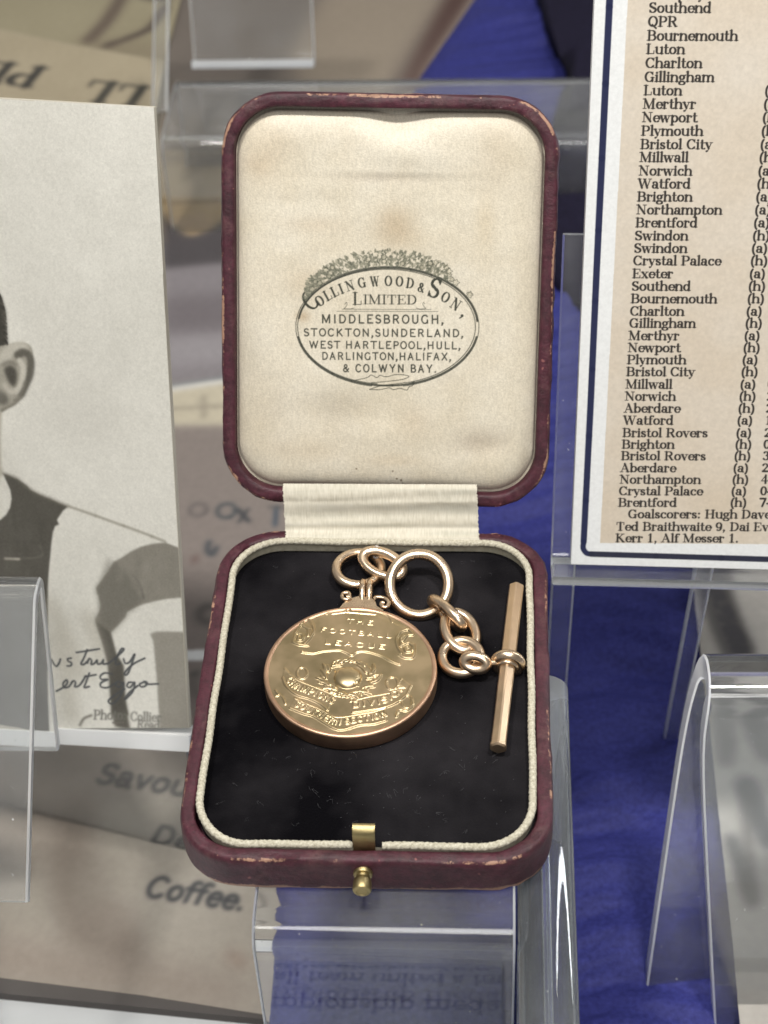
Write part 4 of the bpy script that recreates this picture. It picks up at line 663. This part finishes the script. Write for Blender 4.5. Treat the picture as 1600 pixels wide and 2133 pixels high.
# upside-down programme at the far left
pg = thing('football_programme', (-140, 330, -92), 'cream printed programme lying upside down behind the sepia portrait', 'programme')
g = Plane((0, 0, -86), (1, 0, 0), (0, 1, 0)); e_ = [(-120, 40), (0, 60), (150, 92), (345, 128), (318, 262), (150, 240), (-120, 215)]; o = g.locs(e_)
gc = Canvas(o[:, 0].min(), o[:, 0].max(), o[:, 1].min(), o[:, 1].max(), 2.2, (166, 155, 132)); gc.a += ((vnoise(gc.ny, gc.nx, 60, 91, 3) - .5) * 14)[..., None]
gh = float(np.hypot(*(g.loc(60, 140) - g.loc(75, 182)))); gc.text('LL', g.locs([(316, 182), (188, 166)]), gh * .95, (70, 68, 62), .24, .09, True, soft=.5); gc.text('PL', g.locs([(102, 142), (-24, 126)]), gh * .95, (66, 64, 60), .24, .09, True, soft=.5)
X, Y = np.meshgrid(gc.xs, gc.ys); ins = np.zeros(X.shape, bool)
for (ax, ay), (bx, by) in zip(o, np.roll(o, -1, 0)): ins ^= ((ay > Y) != (by > Y)) & (X < (bx - ax) * (Y - ay) / (by - ay + 1e-9) + ax)
sheet('cover', gc, g, M['poster'], pg, h=.05, keep=ins)
n = len(o); V = np.vstack([g.at(o[:, 0], o[:, 1], h) for h in (-6.3, -.05)]); mk('pages', V, [list(q) for q in quads(2, n)] + [list(range(n))[::-1], list(range(n, 2 * n))], plain_mat('page_edge', (.36, .33, .26), .8), pg, False)
# line drawing print above it
dr = thing('drawing_print', (-150, 390, -91), 'pale paper print with bold dark pen strokes, farthest sheet at the upper left', 'print'); g = Plane((0, 0, -91), (1, 0, 0), (0, 1, 0)); o = g.locs([(-120, 55), (330, 135), (400, -90), (-120, -140)])
gc = Canvas(o[:, 0].min(), o[:, 0].max(), o[:, 1].min(), o[:, 1].max(), 2, (150, 142, 118)); gc.a += ((vnoise(gc.ny, gc.nx, 60, 95, 3) - .5) * 14)[..., None]
gc.stroke(g.locs([(262, -20), (225, 40), (185, 84)]), 5, (92, 80, 72), 1.5, .9); gc.stroke(g.locs([(345, 15), (312, 58), (260, 82), (220, 96)]), 3, (66, 56, 54), 1.2, .9); gc.stroke(g.locs([(300, -10), (345, 0)]), 4, (60, 54, 50), 1.5, .9); gc.stroke(g.locs([(200, 96), (330, 112)]), 10, (120, 108, 92), 5, .6)
sheet('sheet', gc, g, M['poster'], dr)
# monochrome print under the right-hand stand
mp_ = thing('monochrome_print', (70, 20, -90), 'grey monochrome press print lying on the blue scarf behind the right acrylic stand', 'print'); g = Plane((0, 0, -84), (1, 0, 0), (0, 1, 0)); o = g.locs([(1482, 1175), (1800, 1175), (1950, 2800), (1650, 2800)])
gc = Canvas(o[:, 0].min() - 3, o[:, 0].max(), o[:, 1].min(), o[:, 1].max(), 2.5, (172, 168, 162)); gc.a += ((vnoise(gc.ny, gc.nx, 40, 97, 4) - .5) * 44)[..., None]
gq = lambda pts: g.locs([(1100 + x / 3.2, 1140 + y / 3.2) for x, y in pts])
for pts, w, c, a in (([(1210, 200), (1260, 380), (1330, 560), (1420, 760), (1540, 960)], 7, (88, 86, 88), .75), ([(1300, 230), (1380, 480), (1470, 680)], 3, (98, 94, 94), .7), ([(1350, 860), (1350, 1000), (1340, 1300)], 1.5, (96, 92, 90), .7), ([(1400, 860), (1480, 1100), (1600, 1300)], 6, (100, 98, 98), .8), ([(1440, 1520), (1520, 1720), (1600, 1880)], 5, (70, 72, 78), .85), ([(1280, 880), (1270, 1100), (1300, 1350)], 4, (112, 108, 106), .7), ([(1230, 200), (1420, 200)], 4, (104, 100, 100), .6), ([(1340, 1880), (1420, 2100), (1470, 2250)], 3, (84, 86, 90), .8), ([(1440, 1600), (1450, 1900), (1470, 2300)], 2, (104, 98, 94), .7)): gc.stroke(gq(pts), w, tuple(v * .62 for v in c), 1.0, a)
for k in range(260):
    t = random.random(); c = gq([(1215 + 330 * t + random.uniform(-50, 50), 220 + 740 * t)])[0]; gc.dots(np.array([c]), random.uniform(.3, .9), (66, 64, 68), .3, .6)
sheet('sheet', gc, g, M['poster'], mp_)
# ------------------------------------------------------------------ blue scarf over the right half of the floor
def blue_mat(name, c0, c1):
    m, n, b, l = mat(name); q = noise(n, 900, 4); l.new(ramp(n, q.outputs[0], ((.3, c0), (.7, c1))).outputs[0], b.inputs['Base Color']); b.inputs['Roughness'].default_value = .55; b.inputs['Specular IOR Level'].default_value = .15; bump(n, l, b, q.outputs[0], .5, .0003); return m
bx = onz(575, 1850, -90); B_ = [onz(*p, -90)[:2] for p in ((545, 2300), (560, 2133), (570, 2010), (576, 1960), (566, 1922), (590, 1888), (574, 1848), (600, 1700), (640, 1400), (680, 1080), (760, 700), (840, 250), (868, 165), (990, -10), (1060, -120))]
B_ = np.array(sorted(B_, key=lambda q: q[1])); ys = np.linspace(-80, 470, 560); lx = np.interp(ys, B_[:, 1], B_[:, 0]); t = np.linspace(0, 1, 200) ** 1.0
X = lx[:, None] + t[None] * (190 - lx[:, None]); Y = np.repeat(ys[:, None], 200, 1); N1 = vnoise(560, 200, 70, 101, 3); N2 = vnoise(560, 200, 26, 102, 3)
Z = -91.2 + 3.2 * np.clip((X - lx[:, None]) / 8, 0, 1) ** .5 * (.5 + N1) + 2.2 * np.sin(.16 * Y + 3 * N1 + .05 * X) * np.clip((X - lx[:, None]) / 20, 0, 1) * N2 + 1.4 * np.sin(.33 * Y - .12 * X + 5 * N1) * np.clip((X - lx[:, None]) / 20, 0, 1) * N1
Z += np.clip((X - lx[:, None] - 6) / 16, 0, 1) * (.5 * np.sin(2 * np.pi * (Y + .25 * np.abs(X - 45)) / 7.5 + 5 * N1) * (.3 + N2) + .12 * np.sin(2 * np.pi * (Y - .4 * X) / 3.1 + 4 * N2))
Z -= np.clip((X - 60) / 10, 0, 1) * np.clip(1 - (Y - 150) / 60, 0, 1) * np.clip((Z + 88), 0, 9) * .6
v, f, _ = grid(np.stack([X, Y, np.maximum(Z, -91.6)], -1)); tag(mk('blue_scarf', v, f, blue_mat('blue_satin', (.022, .025, .135), (.042, .047, .225))), 'rumpled royal blue satin scarf spread under the acrylic stands', 'scarf')
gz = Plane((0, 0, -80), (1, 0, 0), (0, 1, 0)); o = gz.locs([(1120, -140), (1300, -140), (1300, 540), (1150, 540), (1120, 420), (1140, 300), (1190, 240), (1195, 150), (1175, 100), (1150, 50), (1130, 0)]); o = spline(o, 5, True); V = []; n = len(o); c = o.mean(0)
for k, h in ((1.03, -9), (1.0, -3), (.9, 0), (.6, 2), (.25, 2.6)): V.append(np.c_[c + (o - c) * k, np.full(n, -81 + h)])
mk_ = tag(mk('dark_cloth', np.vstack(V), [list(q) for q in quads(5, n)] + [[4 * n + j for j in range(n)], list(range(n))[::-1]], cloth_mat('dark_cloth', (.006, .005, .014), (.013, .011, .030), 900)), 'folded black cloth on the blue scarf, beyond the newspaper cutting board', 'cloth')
# ------------------------------------------------------------------ clear acrylic stands: bent sheets of real thickness
AC = M['acrylic']
def fillet(p, r, n=7):
    p = [np.asarray(q, float) for q in p]; out = [p[0]]
    for a, b, c in zip(p[:-2], p[1:-1], p[2:]):
        u, w = unit(a - b), unit(c - b); rr = min(r / math.tan(math.acos(np.clip(np.dot(u, w), -1, 1)) / 2), .48 * np.linalg.norm(a - b), .48 * np.linalg.norm(c - b))
        for t in np.linspace(0, 1, n): out.append((1 - t) ** 2 * (b + u * rr) + 2 * t * (1 - t) * b + t * t * (b + w * rr))
    return np.array(out + [p[-1]])
def bent(name, prof, org, eu, ev, ew, w0, w1, th, r=4, parent=None, mtl=None, bev=.35, edge='edge'):
    """profile in the (eu, ev) plane, swept along ew from w0 to w1"""
    p = fillet(prof, r); q = [p[0]]
    for a, b in zip(p[:-1], p[1:]):
        k = max(1, int(np.hypot(*(b - a)) / 4)); q += [a + (b - a) * t / k for t in range(1, k + 1)]
    p = np.array(q); w0 = w0(p) if callable(w0) else w0; w1 = w1(p) if callable(w1) else w1; T = np.gradient(p, axis=0); T /= np.linalg.norm(T, axis=1)[:, None]; Nn = np.c_[-T[:, 1], T[:, 0]]; ring = []
    for s, q in ((1, 0), (1, 1), (-1, 1), (-1, 0)): pass
    w0 = np.broadcast_to(w0, (len(p),)); w1 = np.broadcast_to(w1, (len(p),)); h = th / 2
    for off, w in ((h, w0 + bev), (h, w1 - bev), (h - bev, w1), (-h + bev, w1), (-h, w1 - bev), (-h, w0 + bev), (-h + bev, w0), (h - bev, w0)):
        q = p + Nn * off; ring.append(np.asarray(org) + np.multiply.outer(q[:, 0], eu) + np.multiply.outer(q[:, 1], ev) + np.multiply.outer(w, ew))
    V = np.stack(ring, 1).reshape(-1, 3); n = 8; m = len(p); Fc = [list(q) for q in quads(m, n)] + [list(range(n))[::-1], [(m - 1) * n + j for j in range(n)]]
    o = mk(name, V, Fc, mtl or AC, parent); bmf(o); o.data.materials.append(M[edge])
    mi = [1 if j in (1, 2, 3, 5, 6, 7) else 0 for i in range(m - 1) for j in range(n)] + [1, 1]
    o.data.polygons.foreach_set('material_index', mi); return flat(o, 32)
import bmesh
def bmf(o):
    b = bmesh.new(); b.from_mesh(o.data); bmesh.ops.recalc_face_normals(b, faces=b.faces); b.to_mesh(o.data); b.free(); o.data.polygons.foreach_set('use_smooth', [True] * len(o.data.polygons))
EX, EY, EZ = np.eye(3); G0 = -H + .05
xa, xb = onz(527, 1890, -7.4)[0], onz(1074, 1925, -7.4)[0]; yf = -79.4
tag(bent('acrylic_riser', [(-6, G0), (-6, -8.65), (yf, -8.65), (yf - .6, G0)], (0, 0, 0), EY, EZ, EX, xa, xb, 2.3, 4.5), 'clear bent acrylic riser directly under the open jewellery case', 'acrylic stand')
x2 = onz(1212, 2133, -9)[0]
tag(bent('acrylic_riser', [(xb + 2.2, G0), (xb + 2.4, -9.6), (x2 - 2.2, -9.6), (x2 - 2.2, G0)], (0, 0, 0), EX, EZ, EY, -150, -27, 4.2, 4.4, mtl=M['cloudy'], edge='bright'), 'narrow clear acrylic riser with bright rounded edge along the right side of the case', 'acrylic stand')
# caption panel lying in front of the riser; its lettering shows mirrored in the riser's front face
yp = yf - 1.5; zc = -92.0
def mir(px, py): q = onz(px, py - 51, zc); return np.array([q[0], 2 * yp - q[1]])
xr = mir(1046, 2010)[0]; y_far = mir(800, 1972)[1]; xl = mir(430, 2000)[0] - 14; y_near = yp - 6
capn = thing('caption_panel', ((xl + xr) / 2, (y_near + y_far) / 2, -94.5), 'pale caption panel with dark lettering, seen mirrored in the clear riser', 'caption panel')
cp = Plane((0, 0, zc), (1, 0, 0), (0, 1, 0)); cc_ = Canvas(xl, xr, y_far, y_near, 6, (160, 166, 184)); ink2 = (40, 42, 58)
for t, py, pa, pb in (('d to glory, a tale o', 2006, 575, 1072), ('all team united a tow', 2064, 572, 1072), ('mpionship medal', 2122, 566, 1060)):
    a, b = mir(pa, py), mir(pb, py + 8); hh = abs(mir(800, py)[1] - mir(800, py + 28)[1]); cc_.text(t, [a, b], hh, ink2, .2, .12, True)
X, Y = np.meshgrid(cc_.xs, cc_.ys); sheet('printed_face', cc_, cp, M['news'], capn, h=.05, keep=sd_rrect(X, Y, xl - 9, xr, y_far, y_near, 5) < 0)
o = rrect(xl, xr, y_far, y_near, 5, 6); n = len(o); V = np.vstack([np.c_[o, np.full(n, z)] for z in (-94.9, -92.0)]); mk('backing_board', V, [list(q) for q in quads(2, n)] + [list(range(n))[::-1], list(range(n, 2 * n))], plain_mat('grey_board', (.06, .06, .07), .7), capn, False)
# easel of the newspaper board: sheet behind it, lip under it, leg to the floor
s0, s1 = npn.loc(1160, 620), npn.loc(1190, 505); lipc = npn.at(0., -.9, -6.4); xl = npn.loc(1160, 900)[0]
eu = unit(np.cross(NR, EZ)); eu = eu * np.sign(eu[1]); wv_ = np.array([np.dot(NW, eu), NW[2]])
c0 = np.array([0., 0.]); topy = 62.
zl = npn.at(0., 0., 0.)[2]
tag(bent('acrylic_easel', [(0, topy), (0, 0), (-8.6, -.6)], npn.at(0., -1.9, -6.4), -npn.n, NW, NR, -3.6, 58, 1.7, 3, edge='soft'), 'clear acrylic easel holding up the newspaper cutting board', 'acrylic stand')
q0 = npn.at(0., -3.4, -7.6)
tag(bent('acrylic_prop', [(0, 0), (20, -(q0[2] - G0))], q0, eu, EZ, NR, -3.2, 1.2, 2.4, 3), 'clear acrylic leg strip running down from the newspaper easel corner beside the case', 'acrylic stand')
tag(bent('acrylic_prop', [(0, 0), (20, -(q0[2] - G0))], q0, eu, EZ, NR, 23.5, 27, 2.4, 3), 'clear acrylic leg strip under the middle of the newspaper cutting board', 'acrylic stand')
# easel of the portrait card
pe = unit(np.cross(PR, EZ)); pe = pe * np.sign(pe[1]); pv = np.array([np.dot(PW, pe), PW[2]]); foot = pp.at(0., -4.6, -4.4); dn = np.array([np.dot(-pp.n, -EZ), np.dot(PW, -EZ)])
tag(bent('acrylic_easel', [(0, 116), (0, 0), dn * (foot[2] - G0 - 1)], foot, -pp.n, PW, PR, -60, -3.2, 2.2, 3, edge='soft'), 'clear acrylic easel sheet behind the sepia portrait, its edge showing at the right', 'acrylic stand')
# two tent-shaped stands in the foreground
def tent(label, T0, T1, FB, RB, r, th, edge='edge', top=2.6, flare=0, cut=0):
    """ridge ends T0, T1; front face bottom FB and rear face bottom RB as (forward, up) from the ridge"""
    T0 = np.asarray(T0); ew = unit(T1 - T0); ef = unit(np.cross(ew, EZ)); ef = ef * np.sign(ef[1])
    tag(bent('acrylic_tent_stand', [FB, (-top, 0), (top, 0), RB], T0, ef, EZ, ew, flare, (lambda p: np.linalg.norm(T1 - T0) - cut * np.where(np.arange(len(p)) < len(p) / 2, .2, 1) * np.clip(-p[:, 1] / 43, 0, 1)), th, r, edge=edge), label, 'acrylic stand')
    return ef
T1 = at_depth(82, 1226, 322); fb = at_depth(60, 1878, 318); rb = at_depth(122, 1556, 352)
tent('clear acrylic tent stand in front of the sepia portrait, cut by the left edge', T1 - [70, 0, 0], T1, ((fb - T1)[1], (fb - T1)[2]), ((rb - T1)[1], (rb - T1)[2]), 3, 2.2, cut=3.4)
T0 = at_depth(1446, 1408, 326); fz = onz(1560, 2300, -95 + .1); rb = onz(1336, 2080, G0)
tent('clear acrylic tent stand with frosted-looking edges at the lower right', T0, T0 + [70, 1, 0], (-28, G0 - T0[2]), (rb[1] - T0[1], G0 - T0[2]), 4.4, 4.6, 'bright', 4.6, lambda p: np.where(np.arange(len(p)) < len(p) / 2, 7.5, -5.9) * np.clip(-p[:, 1] / 76, 0, 1) + 2.2 * np.exp(np.minimum(p[:, 1] - p[:, 1].max(), 0) / 6))
# stands behind the case
zt = -62.
bq = lambda x, y, z=zt: onz(x, y, z)
fl_, fr_ = bq(335, 300), bq(1300, 325); rl_, rr_ = bq(360, 170), bq(1300, 190)
tag(bent('acrylic_riser', [(fl_[1] - .5, G0), (fl_[1], zt), (rl_[1], zt), (rl_[1] + .5, G0)], (0, 0, 0), EY, EZ, EX, fl_[0], fr_[0], 2.6, 4), 'wide clear acrylic riser standing behind the open lid', 'acrylic stand')
pb = onz(405, 132, zt + 2.5); pr_ = onz(655, 140, zt + 2.5)
tag(bent('acrylic_easel', [(-5, 2.5), (0, 0), (14, 52)], pb, EY, EZ, EX, 0, pr_[0] - pb[0], 2.6, 2), 'small clear acrylic easel with a bright lower lip, standing beyond the top of the lid', 'acrylic stand')
pb = onz(332, 232, zt + 2.5); tag(bent('acrylic_strip', [(0, 0), (34, 36)], pb, unit([.02, 1, 0]), EZ, EX, -2.2, 2.4, 2.6, 2), 'slim clear acrylic strip leaning at the upper left of the lid', 'acrylic stand')
